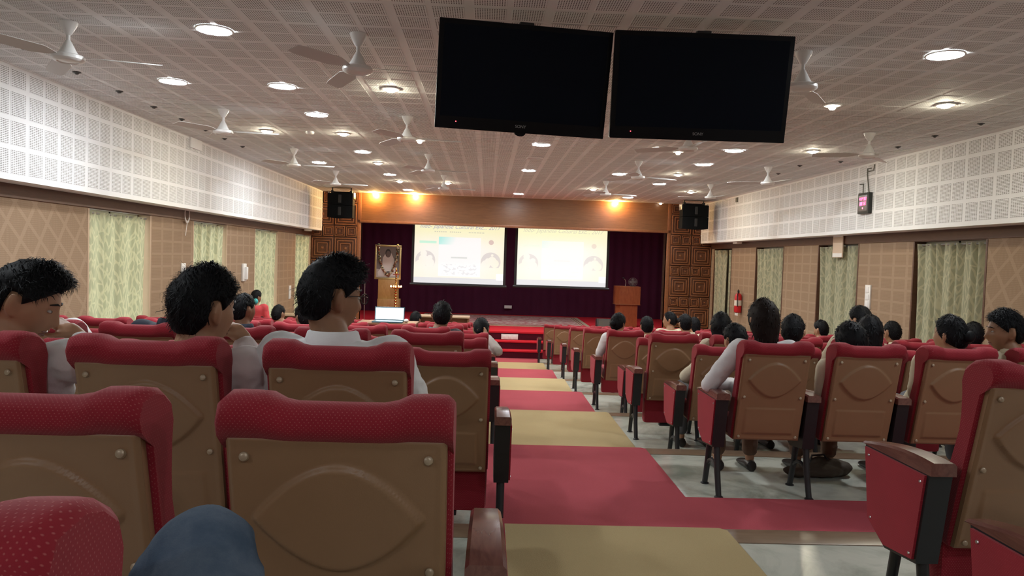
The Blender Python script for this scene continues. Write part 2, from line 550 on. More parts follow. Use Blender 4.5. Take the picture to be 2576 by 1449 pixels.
M_DIMPANE = plain('daylight_block_pane', (0.30, 0.31, 0.28), 0.4)  # opaque unseen panes, added to keep daylight off the right-hand curtains
def window(n, X, sgn, a, b):
    k = min(7, int(a - 0.552)); z0 = tz(k) + 0.55; z1 = ZW
    root = empty('window_%d' % n, (X + sgn * 0.17, (a + b) / 2 * P, z0)); struct(root)
    w = (b - a) * P / 2; h = z1 - z0
    fr = MB()
    for y in (-w, 0 - 0.02, w - 0.04): fr.box(-0.02, 0.02, y, y + 0.04, 0, h)
    for z in (0, h * 0.5, h - 0.04): fr.box(-0.02, 0.02, -w, w, z, z + 0.04)
    fr.obj('window_frame', M_WHITE, root, smooth=False)
    for s2 in (-1, 1):
        for (za, zb) in ((0.04, h * 0.5), (h * 0.5 + 0.04, h - 0.04)):
            g = MB(); y0, y1 = sorted((s2 * 0.02, s2 * (w - 0.04)))
            g.box(-0.003, 0.003, y0, y1, za, zb)
            g.obj('pane', M_GLASS if sgn < 0 else M_DIMPANE, root, smooth=False)
wn = 1
for a, b in WIN_L: window(wn, XL, -1, a, b); wn += 1
for a, b in WIN_R[:3]: window(wn, XR, 1, a, b); wn += 1
# side door behind the last right-hand curtain, coloured dark for the shade in its opening
a, b = WIN_R[3]
m = MB(); m.box(XR + 0.15, XR + 0.2, a * P + 0.03, b * P - 0.03, tz(7) + 0.01, ZW)
dr = struct(m.obj('door_1', plain('doorway_shade', (0.02, 0.014, 0.012), 0.5), smooth=False))
m = MB(); m.tube([(XR + 0.15, a * P + 0.12, tz(7) + 1.0), (XR + 0.10, a * P + 0.12, tz(7) + 1.0), (XR + 0.10, a * P + 0.22, tz(7) + 1.0)], 0.01)
m.obj('door_handle', M_STEEL, dr)

# back wall and the walls that close the hall
m = MB(); m.box(XL - 0.22, XR + 0.3, YB - 0.15, YB, -2.0, ZC + 0.1); struct(m.obj('wall_back', M_WFAB_P, smooth=False))
m = MB(); m.box(XL - 0.22, XR + 0.3, YBD, YBD + 0.12, -2.0, ZC + 0.1)
bk = struct(m.obj('wall_front', plain('stage_back_wall', (0.05, 0.03, 0.03), 0.8), smooth=False))

# valances with perforated patches
PW, PG = 0.205, 0.498
def patch_mesh(w, h, mat, name):
    m = MB(); t = 0.002
    v = [(-w / 2, -h / 2, t), (w / 2, -h / 2, t), (w / 2, h / 2, t), (-w / 2, h / 2, t), (-w / 2 - t, -h / 2 - t, 0), (w / 2 + t, -h / 2 - t, 0), (w / 2 + t, h / 2 + t, 0), (-w / 2 - t, h / 2 + t, 0)]
    uv = [(0.0, 0.0), (w, 0.0), (w, h), (0.0, h)] + [(0.004, 0.0), (0.004, 0.0), (0.004, 0.0), (0.004, 0.0)]
    m.add(v, [(0, 1, 2, 3), (4, 5, 1, 0), (5, 6, 2, 1), (6, 7, 3, 2), (7, 4, 0, 3)], uv)
    return m.mesh(name, mat, smooth=False, fix=False), m
def valance(name, X, Xo, sgn):
    m = MB(); m.box(min(X, Xo), max(X, Xo), YB, YP, ZV, ZC)
    root = struct(m.obj(name, M_VAL, smooth=False))
    me, _ = patch_mesh(PW, PW, M_PERF_W, 'perforated_patch')
    mt, _ = patch_mesh(PW, 0.155, M_PERF_W, 'perforated_patch_top')
    y = 1.9 * P; i = 0
    while y < YP - 0.15:
        for r in range(4):
            top = r == 3
            z = ZV + 0.055 + 0.1025 + r * 0.252 if not top else ZV + 0.055 + 3 * 0.252 + 0.0775
            o = link('perforated_patch', mt if top else me, root, (X + sgn * 0.0005, y, z), (R(90), 0, R(90) * sgn))
        y += 0.238 if i % 2 == 0 else PG - 0.238
        i += 1
    return root
valance('trim_1', VL, XL - 0.2, 1)
valance('trim_2', VR, XR + 0.28, -1)

# ceiling: plain board with perforated patches, the nearest ones single, the rest joined
m = MB(); m.box(XL - 0.22, XR + 0.3, YB - 0.15, YBD + 0.12, ZC, ZC + 0.1)
ceil = struct(m.obj('ceiling', M_CEIL, smooth=False))
me, _ = patch_mesh(0.20, 0.205, M_PERF_C, 'ceiling_patch')
plist = []
i = 0; x = VL + 0.14
while x < VR - 0.1:
    j = 0; y = 0.6 * P
    while y < YP - 0.15:
        pr = proj((x, y, ZC))
        vis = pr is not None and -60 < pr[0] < 2640 and pr[1] > -70
        hid = vis and 1110 < pr[0] < 1960 and 60 < pr[1] < 345
        plist.append((0 if (vis and not hid) else 1, (Vector((x, y, ZC)) - Vector((0, 0, CZ))).length, x, y))
        y += 0.240 if j % 2 == 0 else 0.258
        j += 1
    x += 0.238 if i % 2 == 0 else 0.262
    i += 1
plist.sort()
for q in plist[:300]:
    link('perforated_patch', me, ceil, (q[2], q[3], ZC - 0.0005), (R(180), 0, 0))
rest = MB()
for q in plist[300:]:
    w, h, t = 0.20, 0.205, 0.0025
    cx, cy = q[2], q[3]
    rest.add([(cx - w / 2, cy - h / 2, ZC - t), (cx + w / 2, cy - h / 2, ZC - t), (cx + w / 2, cy + h / 2, ZC - t), (cx - w / 2, cy + h / 2, ZC - t)], [(3, 2, 1, 0)], [(0.0, 0.0), (w, 0.0), (w, h), (0.0, h)])
ro = rest.obj('perforated_patches_far', M_PERF_C, ceil, smooth=False, fix=False); ro['kind'] = 'stuff'

# curtains
def curtain_mesh(w, h, folds, seed, gather=1.0):
    rnd = random.Random(seed)
    nx = folds * 10; nz = 14
    v = []; uv = []; ph = [rnd.uniform(-0.4, 0.4) for _ in range(folds + 2)]
    for j in range(nz + 1):
        tt = j / nz; z = h * tt
        top = max(0.0, (tt - 0.9) / 0.1)
        for i in range(nx + 1):
            s = i / nx
            k = s * folds; kk = int(k)
            amp = 0.052 * (0.55 + 0.45 * math.sin(kk * 2.1 + seed)) * (0.55 + 0.45 * tt) + 0.012 * top
            d = amp * math.sin(2 * math.pi * k + ph[kk] * (1 - tt))
            sl = (0.02 * math.sin(3 * s + seed)) * (1 - tt)
            wi = w * (1 - 0.05 * math.sin(math.pi * tt) * gather)
            v.append((d, (s - 0.5) * wi + sl, z)); uv.append((s * w * 1.5, z))
    f = [(j * (nx + 1) + i, j * (nx + 1) + i + 1, (j + 1) * (nx + 1) + i + 1, (j + 1) * (nx + 1) + i) for j in range(nz) for i in range(nx)]
    m = MB(); m.add(v, f, uv)
    return m
def curtain(X, sgn, y0, y1, folds, seed, label):
    k = min(7, int(y0 / P - 0.552)); z0 = tz(k) + 0.10
    cv = empty('window_curtain', (X + sgn * 0.045, (y0 + y1) / 2, z0), 0, label, 'curtain', 'window curtains')
    curtain_mesh(y1 - y0, ZW - 0.03 - z0, folds, seed).obj('drape', M_CURT, cv, angle=80, fix=False)
    r = MB(); r.tube([(0, -(y1 - y0) / 2 - 0.02, ZW - z0 - 0.045), (0, (y1 - y0) / 2 + 0.02, ZW - z0 - 0.045)], 0.012)
    r.obj('curtain_rail', M_STEEL, cv)
LW = ['nearest the camera', 'second from the camera', 'third from the camera', 'next to the stage wall']
for i, (a, b) in enumerate(WIN_L):
    curtain(XL, -1, a * P + 0.05, b * P - 0.05, 11, 3 + i, 'leaf-print curtain at the left wall window ' + LW[i])
for i, (a, b) in enumerate(WIN_R[:3]):
    curtain(XR, 1, a * P + 0.04, b * P - 0.05, 10, 13 + i, 'leaf-print curtain at the right wall window ' + LW[i])
a, b = WIN_R[3]
curtain(XR, 1, a * P + 0.03, a * P + 0.26, 3, 21, 'narrow curtain at the near side of the right door')
curtain(XR, 1, a * P + 0.50, b * P - 0.03, 6, 22, 'wide curtain at the stage side of the right door')

# ------------------------------------------------------------------ stage
stg = MB(); stg.box(XL - 0.2, XR + 0.28, YST, YBD, -2.0, ZST)
stage = struct(stg.obj('floor_stage', M_SDARK, smooth=False))
c = MB(); c.box(XL - 0.19, XR + 0.27, YST - 0.015, YBD - 0.01, ZST - 0.03, ZST + 0.01); c.obj('stage_carpet', M_SRED, stage, smooth=False)
st = empty('stage_steps', (0.6, YS, tz(7)), 0, 'dark steps with red carpet lips leading up to the stage', 'steps')
rise = (ZST - tz(7)) / 3
for i in range(2):
    y0 = YS + i * (YST - YS) / 2
    m = MB(); m.box(-2.3, 2.3, y0 - YS, YST - YS - 0.002, i * rise, (i + 1) * rise - 0.012)
    m.obj('riser', M_SDARK, st, smooth=False)
    m = MB(); m.rbox(-2.3, 2.3, y0 - YS - 0.02, y0 - YS + (YST - YS) / 2, (i + 1) * rise - 0.04, (i + 1) * rise, 0.01)
    m.obj('tread', M_SRED, st)
# backdrop cloth
bd = MB()
nx = 240; v = []; uv = []
for j in range(2):
    for i in range(nx + 1):
        v.append((XL + (XR - XL) * i / nx, YBD - 0.06 + 0.018 * math.sin(i * 0.9) + 0.008 * math.sin(i * 0.37), ZST + 0.012 + j * 3.3))
bd.add(v, [(i, i + 1, nx + 2 + i, nx + 1 + i) for i in range(nx)])
tag(bd.obj('backdrop_curtain', M_BACK, fix=False), 'dark maroon curtain covering the back of the stage', 'curtain')

# proscenium: carved side panels, veneered header, edge trims
oxl = at_y(907, 620, YP).x; oxr = at_y(1676, 650, YP).x
zh = (at_y(907, 557, YP).z + at_y(1680, 583, YP).z) / 2
pro = empty('wall_stage', (0, YP, 0)); struct(pro)
m = MB(); m.box(XL - 0.2, oxl, 0.03, 0.16, -2.0, ZC); m.obj('side_wall', M_CARVE, pro, smooth=False)
m = MB(); m.box(oxr, XR + 0.28, 0.03, 0.16, -2.0, ZC); m.obj('side_wall', M_CARVE, pro, smooth=False)
m = MB(); m.box(oxl, oxr, 0.0, 0.14, zh + 0.02, ZC); m.obj('header', M_HEADER, pro, smooth=False)
m = MB(); m.rbox(oxl - 0.03, oxr + 0.03, -0.03, 0.17, zh - 0.03, zh + 0.03, 0.008); m.obj('header_moulding', M_CARVE, pro)
for x in (oxl - 0.09, oxr):
    m = MB(); m.rbox(x, x + 0.09, -0.02, 0.18, ZST, zh - 0.03 if x < 0 else zh - 0.03, 0.01)
    m.obj('edge_trim', M_CARVE, pro)
for x in (oxl - 0.09, oxr + 0.0):
    m = MB(); m.rbox(x, x + 0.09, -0.02, 0.10, zh + 0.03, ZC - 0.002, 0.01); m.obj('edge_trim', M_CARVE, pro)
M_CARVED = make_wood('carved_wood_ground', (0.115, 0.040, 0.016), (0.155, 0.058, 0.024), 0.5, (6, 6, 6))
def carved(w, h):
    m = MB(); d = 0.0
    m.rbox(-w / 2 + 0.004, w / 2 - 0.004, -0.012, 0.03, -h / 2 + 0.004, h / 2 - 0.004, 0.004)
    nb_ = len(m.f)
    fr = [0.44, 0.33, 0.21] if w > 0.4 else [0.41, 0.28]
    for q in fr:
        a, b, t = w * q, h * q, 0.013 if w > 0.4 else 0.010
        for (x0, x1, z0, z1) in ((-a, a, b - t, b + t), (-a, a, -b - t, -b + t), (-a - t, -a + t, -b, b), (a - t, a + t, -b, b)):
            m.rbox(x0, x1, -0.048, -0.008, z0, z1, 0.007)
    m.ball((0, -0.012, 0), (w * 0.07, 0.028, h * 0.07), 10, 6)
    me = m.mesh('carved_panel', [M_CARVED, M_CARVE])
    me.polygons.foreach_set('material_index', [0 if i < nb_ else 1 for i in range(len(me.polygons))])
    return me
def carve_field(x0, x1, flip):
    W = (x1 - x0) / 2
    big = carved(W, W * 0.98); small = carved(W / 2, W * 0.5)
    z = ZC; n = 0
    seq = ['s', 'b', 's', 'b', 's', 'b', 's', 'b', 's']
    for kind in seq:
        h = W * 0.98 if kind == 'b' else W * 0.5
        if z - h < tz(7): break
        k = 2 if kind == 'b' else 4
        for i in range(k):
            link('carved_panel', big if kind == 'b' else small, pro, (x0 + (i + 0.5) * (x1 - x0) / k, 0.0, z - h / 2))
        z -= h
carve_field(XL + 0.0, oxl - 0.09, False)
carve_field(oxr + 0.09, XR - 0.0, True)

# ================================================================== CHAIRS
def yb(z): return 0.075 - (z - 0.335) * (0.135 / 0.565)      # reclined plane of the back
def cushion_mesh():
    prof = [(0.014, .33), (0.014, .60), (0.012, .853), (-.010, .870), (-.031, .893), (-.033, .922), (-.010, .950), (.03, .957), (.07, .948), (.102, .925), (.112, .89), (.104, .84), (.086, .78), (.078, .70), (.088, .60), (.106, .50), (.108, .42), (.095, .355), (.055, .33)]
    arc = [0.0]
    for a, b in zip(prof, prof[1:]): arc.append(arc[-1] + math.hypot(b[0] - a[0], b[1] - a[1]))
    xs = [-.208, -.205, -.195, -.18, -.155, -.13, -.105, -.08, -.04, 0, .04, .08, .105, .13, .155, .18, .195, .205, .208]
    cy = sum(p[0] for p in prof) / len(prof); cz = sum(p[1] for p in prof) / len(prof)
    v = []; uv = []
    for x in xs:
        a = abs(x)
        t = min(1, max(0, (a - 0.088) / 0.050)); b = t * t * (3 - 2 * t)
        e = max(0, (a - 0.190) / 0.018); sh = 0.018 * e * e
        for i, (n, z) in enumerate(prof):
            zt = max(0, min(1, (z - 0.84) / 0.08))
            zz = z - 0.010 * b * zt - 0.026 * (1 - b) * zt
            nn = n + (0.016 * b * zt if n > 0.02 else -0.006 * b * zt)
            dn, dz = nn - cy, zz - cz
            L = math.hypot(dn * 3, dz) + 1e-6
            nn -= dn * min(1, sh / 0.06) * 0.55; zz -= (dz / abs(dz) if abs(dz) > 1e-6 else 0) * min(abs(dz), sh * 0.8)
            v.append((x, yb(zz) + nn, zz)); uv.append((x, arc[i]))
    n = len(prof); f = []
    for i in range(len(xs) - 1):
        for k in range(n):
            f.append((i * n + k, i * n + (k + 1) % n, (i + 1) * n + (k + 1) % n, (i + 1) * n + k))
    m = MB(); m.add(v, f, uv)
    # flat sides, own uv in side-view metres
    for i in (0, len(xs) - 1):
        ring = [v[i * n + k] for k in range(n)]
        m.add(ring, [tuple(range(n))], [(p[1], p[2] * 1.0) for p in ring])
    return m.mesh('back_cushion', M_FAB, angle=60)
def panel_mesh():
    W, z0, z1 = 0.197, 0.335, 0.872
    nx, nz = 66, 92
    v = []
    def sm(a, b, x):
        t = min(1, max(0, (x - a) / (b - a))); return t * t * (3 - 2 * t)
    def height(x, z):
        # lens shaped relief
        hw, hh = 0.156, 0.106
        u = abs(x) / hw
        edge = hh * (1 - u ** 1.9) if u < 1 else -1
        d = edge - abs(z - 0.710)
        h = 0.012 * sm(-0.002, 0.006, d) if u < 1.05 else 0
        # pocket box below
        bx = 0.150 - abs(x); bz = min(0.536 - z, z - 0.375)
        h += 0.008 * sm(-0.002, 0.005, min(bx, bz)) * (0.45 + 0.55 * sm(0.53, 0.40, z) if z > 0.40 else 1.0)
        # rounded rim
        rim = min(W - abs(x), z - z0, z1 - z)
        h += 0.003 * sm(0.016, 0.008, rim)
        h -= 0.011 * sm(0.008, 0.0, rim)
        return h
    for j in range(nz + 1):
        z = z0 + (z1 - z0) * j / nz
        for i in range(nx + 1):
            x = -W + 2 * W * i / nx
            v.append((x, yb(z) - 0.012 - height(x, z), z))
    f = [(j * (nx + 1) + i, j * (nx + 1) + i + 1, (j + 1) * (nx + 1) + i + 1, (j + 1) * (nx + 1) + i) for j in range(nz) for i in range(nx)]
    m = MB(); m.add(v, f)
    m2 = MB(); m2.prism([(yb(z0) - 0.006, z0), (yb(z1) - 0.006, z1), (yb(z1) + 0.012, z1), (yb(z0) + 0.012, z0)], -W, W, 'x')
    m.add(m2.v, m2.f)
    return m.mesh('back_panel', M_PLA, angle=70)
def rounded_slab(w, d, h, r, tilt_top=0.0):
    m = MB(); m.rbox(-w / 2, w / 2, 0, d, 0, h, r); return m
ME_CUSH = cushion_mesh()
ME_PANEL = panel_mesh()
def uvbox(m):
    m.uv = [(p[0], p[1] + p[2]) for p in m.v]; return m
_s = MB(); _s.rbox(-.205, .205, 0.0, 0.44, -0.05, 0.055, 0.03); ME_SEAT_DOWN = uvbox(_s).mesh('seat', M_FAB)
_s = MB(); _s.rbox(-.195, .195, -0.03, 0.40, -0.072, -0.05, 0.008); ME_PAN = _s.mesh('seat_pan', M_CARVE)
_s = MB(); _s.rbox(-.205, .205, -0.055, 0.05, -0.32, 0.14, 0.03); ME_SEAT_UP = uvbox(_s).mesh('seat', M_FAB)
_s = MB(); _s.rbox(-.06, .06, -0.04, 0.02, -0.345, -0.318, 0.006); ME_WEIGHT = _s.mesh('seat_stop', M_BLACK)
_s = MB(); _s.lathe([(0.001, 0.005), (0.005, 0.0052), (0.0080, 0.0035), (0.0090, 0.0), (0.0090, -0.004)], 12)
ME_SCREW = _s.mesh('screw', M_SCREW)
# stand: y = 0 is its rear, runs forwards
def stand_meshes(sx):
    w = 0.036
    b = MB(); b.prism([(0.0, 0.585), (0.05, 0.29), (0.23, 0.27), (0.345, 0.33), (0.385, 0.585)], -w, w, 'x')
    body = b.mesh('stand_body', M_BLACK, smooth=False)
    p = MB()
    poly = [(0.014, 0.578), (0.060, 0.300), (0.225, 0.282), (0.335, 0.338), (0.374, 0.578)]
    x0, x1 = (sx * w, sx * (w + 0.008))
    p.prism(poly, min(x0, x1), max(x0, x1), 'x'); p.uv = [(q[1], q[2]) for q in p.v]
    side = p.mesh('side_panel', M_FABSIDE, smooth=False)
    n = 9; ra = MB(); top = []
    rings = []
    for i in range(n):
        t = i / (n - 1); y = -0.012 + 0.42 * t
        z = 0.612 + 0.016 * math.sin(math.pi * (0.25 + 0.75 * t)) - 0.022 * t * t
        ww = 0.040 - 0.004 * t
        rings.append([(-ww, y, 0.583 - 0.0), (-ww, y, z - 0.008), (-ww + 0.008, y, z), (ww - 0.008, y, z), (ww, y, z - 0.008), (ww, y, 0.583)])
    ra.rings(rings, True)
    arm = ra.mesh('armrest', M_ARM, angle=35)
    l1 = MB(); l1.tube([(0, 0.075, 0.30), (0, 0.045, 0.14), (0, 0.0, 0.004)], [0.019, 0.018, 0.017], 10); l1.lathe([(0.026, 0), (0.026, 0.006), (0.018, 0.010)], 12, (0, 0.0, 0))
    l2 = MB(); l2.tube([(0, 0.215, 0.29), (0, 0.245, 0.14), (0, 0.285, 0.004)], [0.019, 0.018, 0.017], 10); l2.lathe([(0.026, 0), (0.026, 0.006), (0.018, 0.010)], 12, (0, 0.285, 0))
    ar = MB(); ar.tube([(0, 0.022 + 0.242 * (0.5 - 0.5 * math.cos(math.pi * k / 10)), 0.075 + 0.11 * math.sin(math.pi * k / 10)) for k in range(11)], 0.012, 8)
    return body, side, arm, l1.mesh('leg', M_BLACK), l2.mesh('leg', M_BLACK), ar.mesh('leg_arch', M_BLACK)
ST = {s: stand_meshes(s) for s in (-1, 1)}
SCREWS = [(sx * q, z) for q, z in ((0.164, 0.832), (0.168, 0.605), (0.172, 0.357)) for sx in (-1, 1)]
_sc = MB()
for sx in (-1, 1):
    pass
def bolt_mesh():
    m = MB(); m.lathe([(0.001, 0.003), (0.004, 0.003), (0.005, 0.0)], 8); return m.mesh('bolt', M_STEEL)
ME_BOLT = bolt_mesh()
def chair(x, y, z, side, occupied, detail, end, label, group, rz=0.0):
    root = empty('auditorium_chair', (x, y, z), rz, label, 'chair', group)
    link('back_cushion', ME_CUSH, root)
    pa = link('back_panel', ME_PANEL, root)
    if detail:
        for (sx, sz) in SCREWS:
            link('screw', ME_SCREW, pa, (sx, yb(sz) - 0.0155, sz), (R(90) - math.atan(0.135 / 0.565), 0, 0))
    if occupied:
        s = link('seat', ME_SEAT_DOWN, root, (0, 0.14, 0.40)); link('seat_pan', ME_PAN, s)
    else:
        s = link('seat', ME_SEAT_UP, root, (0, 0.17, 0.44))
        if detail: link('seat_stop', ME_WEIGHT, s)
    stands(root, side, end, detail)
    return root
def stands(root, side, end, detail):
    body, sp, arm, l1, l2, ar = ST[side]
    px = side * (0.274 if side > 0 else 0.293)
    link('stand', body, root, (px, 0, 0)); link('armrest', arm, root, (px, 0, 0))
    link('leg', l1, root, (px, 0, 0)); link('leg', l2, root, (px, 0, 0))
    if detail or end: link('leg_arch', ar, root, (px, 0, 0))
    if end:
        p = link('side_panel', sp, root, (px, 0, 0))
        if detail:
            for (yy, zz) in ((0.035, 0.555), (0.345, 0.555), (0.075, 0.315), (0.315, 0.345)):
                link('bolt', ME_BOLT, p, (side * 0.044, yy, zz), (0, R(90) * side, 0))

PITCH = 0.544
def row_y(r): return ((r // 2) + 0.552 + (0.10 if r % 2 == 0 else 0.48)) * P
def row_z(r): return tz(r // 2)
LEFT_EDGE = {0: -.05, 1: -.21, 2: .034, 3: -.12, 4: .02, 5: -.30, 6: .04, 7: -.25, 8: .04, 9: -.25, 10: .04, 11: -.25, 12: .04, 13: -.25}
RIGHT_EDGE = {0: 1.205, 1: 1.36, 3: 1.375, 4: 1.479, 5: 1.315, 6: 1.479, 7: 1.293, 8: 1.479, 9: 1.30, 10: 1.479, 11: 1.35, 12: 1.479, 13: 1.27, 14: 1.479, 15: 1.23}
PEOPLE = []          # filled below, needed to know which seats are down
def left_x(r, i): return LEFT_EDGE[r] - 0.208 - i * PITCH
def right_x(r, i): return RIGHT_EDGE[r] + 0.04 + 0.293 + i * PITCH
OCC = set()
def build_chairs():
    n = 0
    lrank = {r: i for i, r in enumerate(sorted(LEFT_EDGE))}
    rrank = {r: i for i, r in enumerate(sorted(RIGHT_EDGE))}
    for blk, edges in (('left', LEFT_EDGE), ('right', RIGHT_EDGE)):
        for r in edges:
            y, z = row_y(r), row_z(r)
            for i in range(8):
                x = left_x(r, i) if blk == 'left' else right_x(r, i)
                if blk == 'left' and x < XL + 0.25: break
                if blk == 'right' and x > XR - 0.25: break
                a = proj((x - 0.32, y + 0.1, z + 0.95)); b = proj((x + 0.32, y + 0.1, z + 0.95))
                c = proj((x, y + 0.3, z + 0.62))
                if b is None or b[0] < -20 or a[0] > 2860: continue
                if (blk, r, i) in SKIP: continue
                rk = ORD[lrank[r] if blk == 'left' else rrank[r]]
                seat = 'at the aisle' if i == 0 else ORD[i] + ' from the aisle'
                lab = 'red and tan auditorium chair, %s block, %s row from the camera, %s' % (blk, rk, seat)
                chair(x, y, z, 1 if blk == 'left' else -1, (blk, r, i) in OCC, y < 7.2, i == 0, lab, 'auditorium chairs in rows')
                n += 1
    return n
SKIP = set()

# ================================================================== CEILING FIXTURES
M_LED = emit('led_lens', (0.90, 0.96, 1.0), LED_POWER)
M_CFL = emit('cfl_bulb', (1.0, 0.93, 0.70), CFL_POWER)
M_SPOT = emit('warm_spot_bulb', (1.0, 0.62, 0.22), SPOT_POWER)
M_DIMB = emit('dim_recessed_bulb', (1.0, 0.86, 0.66), 9.0)
_m = MB(); _m.lathe([(0.128, 0.0), (0.130, -0.007), (0.118, -0.010), (0.112, -0.003)], 28, cap=False); ME_LEDRING = _m.mesh('trim_ring', M_WHITE)
_m = MB(); _m.lathe([(0.111, -0.0035), (0.106, -0.0085), (0.085, -0.0125), (0.05, -0.0155), (0.002, -0.0165)], 28); ME_LEDLENS = _m.mesh('lens', M_LED)
_m = MB(); _m.lathe([(0.085, 0.0), (0.088, -0.008), (0.072, -0.012), (0.060, -0.001), (0.03, -0.0005)], 22); ME_CFLRING = _m.mesh('trim_ring', M_WHITE)
_m = MB(); _m.lathe([(0.058, -0.003), (0.052, -0.016), (0.036, -0.028), (0.018, -0.034), (0.002, -0.036)], 18); ME_CFL = _m.mesh('bulb', M_CFL)
_m = MB(); _m.lathe([(0.012, -0.002), (0.030, -0.012), (0.034, -0.030), (0.022, -0.046), (0.002, -0.05)], 16); ME_DIM = _m.mesh('bulb', M_DIMB)
_m = MB(); _m.lathe([(0.012, -0.002), (0.030, -0.03), (0.036, -0.055), (0.026, -0.08), (0.002, -0.09)], 16); ME_SPOT = _m.mesh('bulb', M_SPOT)
LED = [(539, 73), (435, 203), (711, 215), (797, 287), (912, 381), (981, 438), (803, 408), (1362, 363), (1330, 428), (1305, 487), (1027, 477), (1557, 437), (1847, 378), (1770, 413), (1658, 462), (1580, 496), (2378, 136)]
CFL = [(983, 222), (671, 328), (864, 335), (951, 409), (1126, 459), (1006, 455), (2378, 262), (2045, 379), (1706, 438), (1492, 475), (1738, 482)]
DIM = [(2094, 263), (1653, 369), (1706, 380), (1056, 351)]
def zone(x): return 'left' if x < 0.2 else ('middle' if x < 1.7 else 'right')
REAR = []
def place_lights(lst, kind):
    pts = sorted([at_z(x, y, ZC) for x, y in lst] + (REAR if kind == 'led' else []), key=lambda p: (p.y < 4, p.length))
    cnt = {}
    for p in pts:
        zn = zone(p.x); k = cnt.get(zn, 0); cnt[zn] = k + 1
        nth = 'nearest the camera' if k == 0 else ORD[k] + ' nearest the camera'
        p.z = ZC - 0.003
        if kind == 'led':
            r = empty('ceiling_light', p, 0, 'round white LED light in the %s part of the ceiling, %s' % (zn, nth), 'ceiling light', 'white LED ceiling lights')
            link('trim_ring', ME_LEDRING, r); link('lens', ME_LEDLENS, r)
        elif kind == 'cfl':
            r = empty('bulb_downlight', p, 0, 'bright yellowish bulb downlight in the %s part of the ceiling, %s' % (zn, nth), 'ceiling light', 'yellowish bulb downlights')
            link('trim_ring', ME_CFLRING, r); link('bulb', ME_CFL, r)
        else:
            r = empty('recessed_downlight', p, 0, 'small dim recessed downlight in the %s part of the ceiling, %s' % (zn, nth), 'ceiling light', 'dim recessed downlights')
            link('trim_ring', ME_CFLRING, r); link('bulb', ME_DIM, r)
# the same lights go on over the rear of the hall, behind the camera
for xx, yy in ((-2.6, -1.8), (-2.6, 2.4), (0.6, -1.8), (3.8, 2.4), (3.8, -0.2)):
    REAR.append(Vector((xx, yy, ZC)))
for xx in (-2.4, 0.6, 3.8): REAR.append(Vector((xx, 9.75 * P, ZC)))     # over the stage, behind the header
place_lights(LED, 'led'); place_lights(CFL, 'cfl'); place_lights(DIM, 'dim')
for x, wh in ((942, 'leftmost of four'), (1043, 'second from the left of four'), (1552, 'third from the left of four')):
    p = at_y(x, 490, YP - 0.16); p.z = ZC - 0.003
    r = empty('stage_spot', p, 0, 'warm orange spot over the wooden stage header, ' + wh, 'ceiling light', 'warm spots above the header')
    link('trim_ring', ME_CFLRING, r); link('bulb', ME_SPOT, r)
p = at_y(1662, 510, YP - 0.16); p.z = ZC - 0.003
r = empty('stage_spot', p, 0, 'dim spot over the right end of the wooden stage header', 'ceiling light', 'warm spots above the header')
link('trim_ring', ME_CFLRING, r); link('bulb', ME_DIM, r)
# unlit ring and smoke detector
p = at_z(1345, 398, ZC - 0.002)
r = empty('unlit_downlight', p, 0, 'unlit round downlight between two lit ones behind the televisions', 'ceiling light')
link('trim_ring', ME_LEDRING, r); _m = MB(); _m.lathe([(0.110, -0.003), (0.06, -0.006), (0.002, -0.006)], 24); _m.obj('diffuser', plain('unlit_lens', (0.45, 0.43, 0.41), 0.4), r)
p = at_z(780, 331, ZC - 0.001)
_m = MB(); _m.lathe([(0.055, 0.0), (0.055, -0.018), (0.045, -0.030), (0.025, -0.036), (0.002, -0.037)], 20)
tag(_m.obj('smoke_detector', M_WHITE, None, p), 'small white smoke detector on the ceiling near the left bulbs', 'smoke detector')
# small dark sprinkler slots along both sides
_m = MB(); _m.lathe([(0.034, 0.0), (0.036, -0.006), (0.022, -0.010), (0.012, -0.022), (0.002, -0.024)], 14); ME_SPR = _m.mesh('sprinkler', plain('dark_sprinkler', (0.05, 0.05, 0.05), 0.5))
for side, lst in (('left', [(58, 117), (193, 181), (300, 229), (387, 268), (457, 299), (517, 326), (565, 348), (610, 368)]), ('right', [(2468, 310), (2352, 341), (2259, 369), (2115, 406), (2012, 416), (1958, 436)])):
    for i, (x, y) in enumerate(lst):
        p = at_z(x, y, ZC - 0.001)
        o = link('sprinkler', ME_SPR, None, p)
        tag(o, 'tiny dark ceiling sprinkler beside the %s valance, %s from the camera' % (side, 'first' if i == 0 else ORD[i]), 'sprinkler', 'ceiling sprinklers')

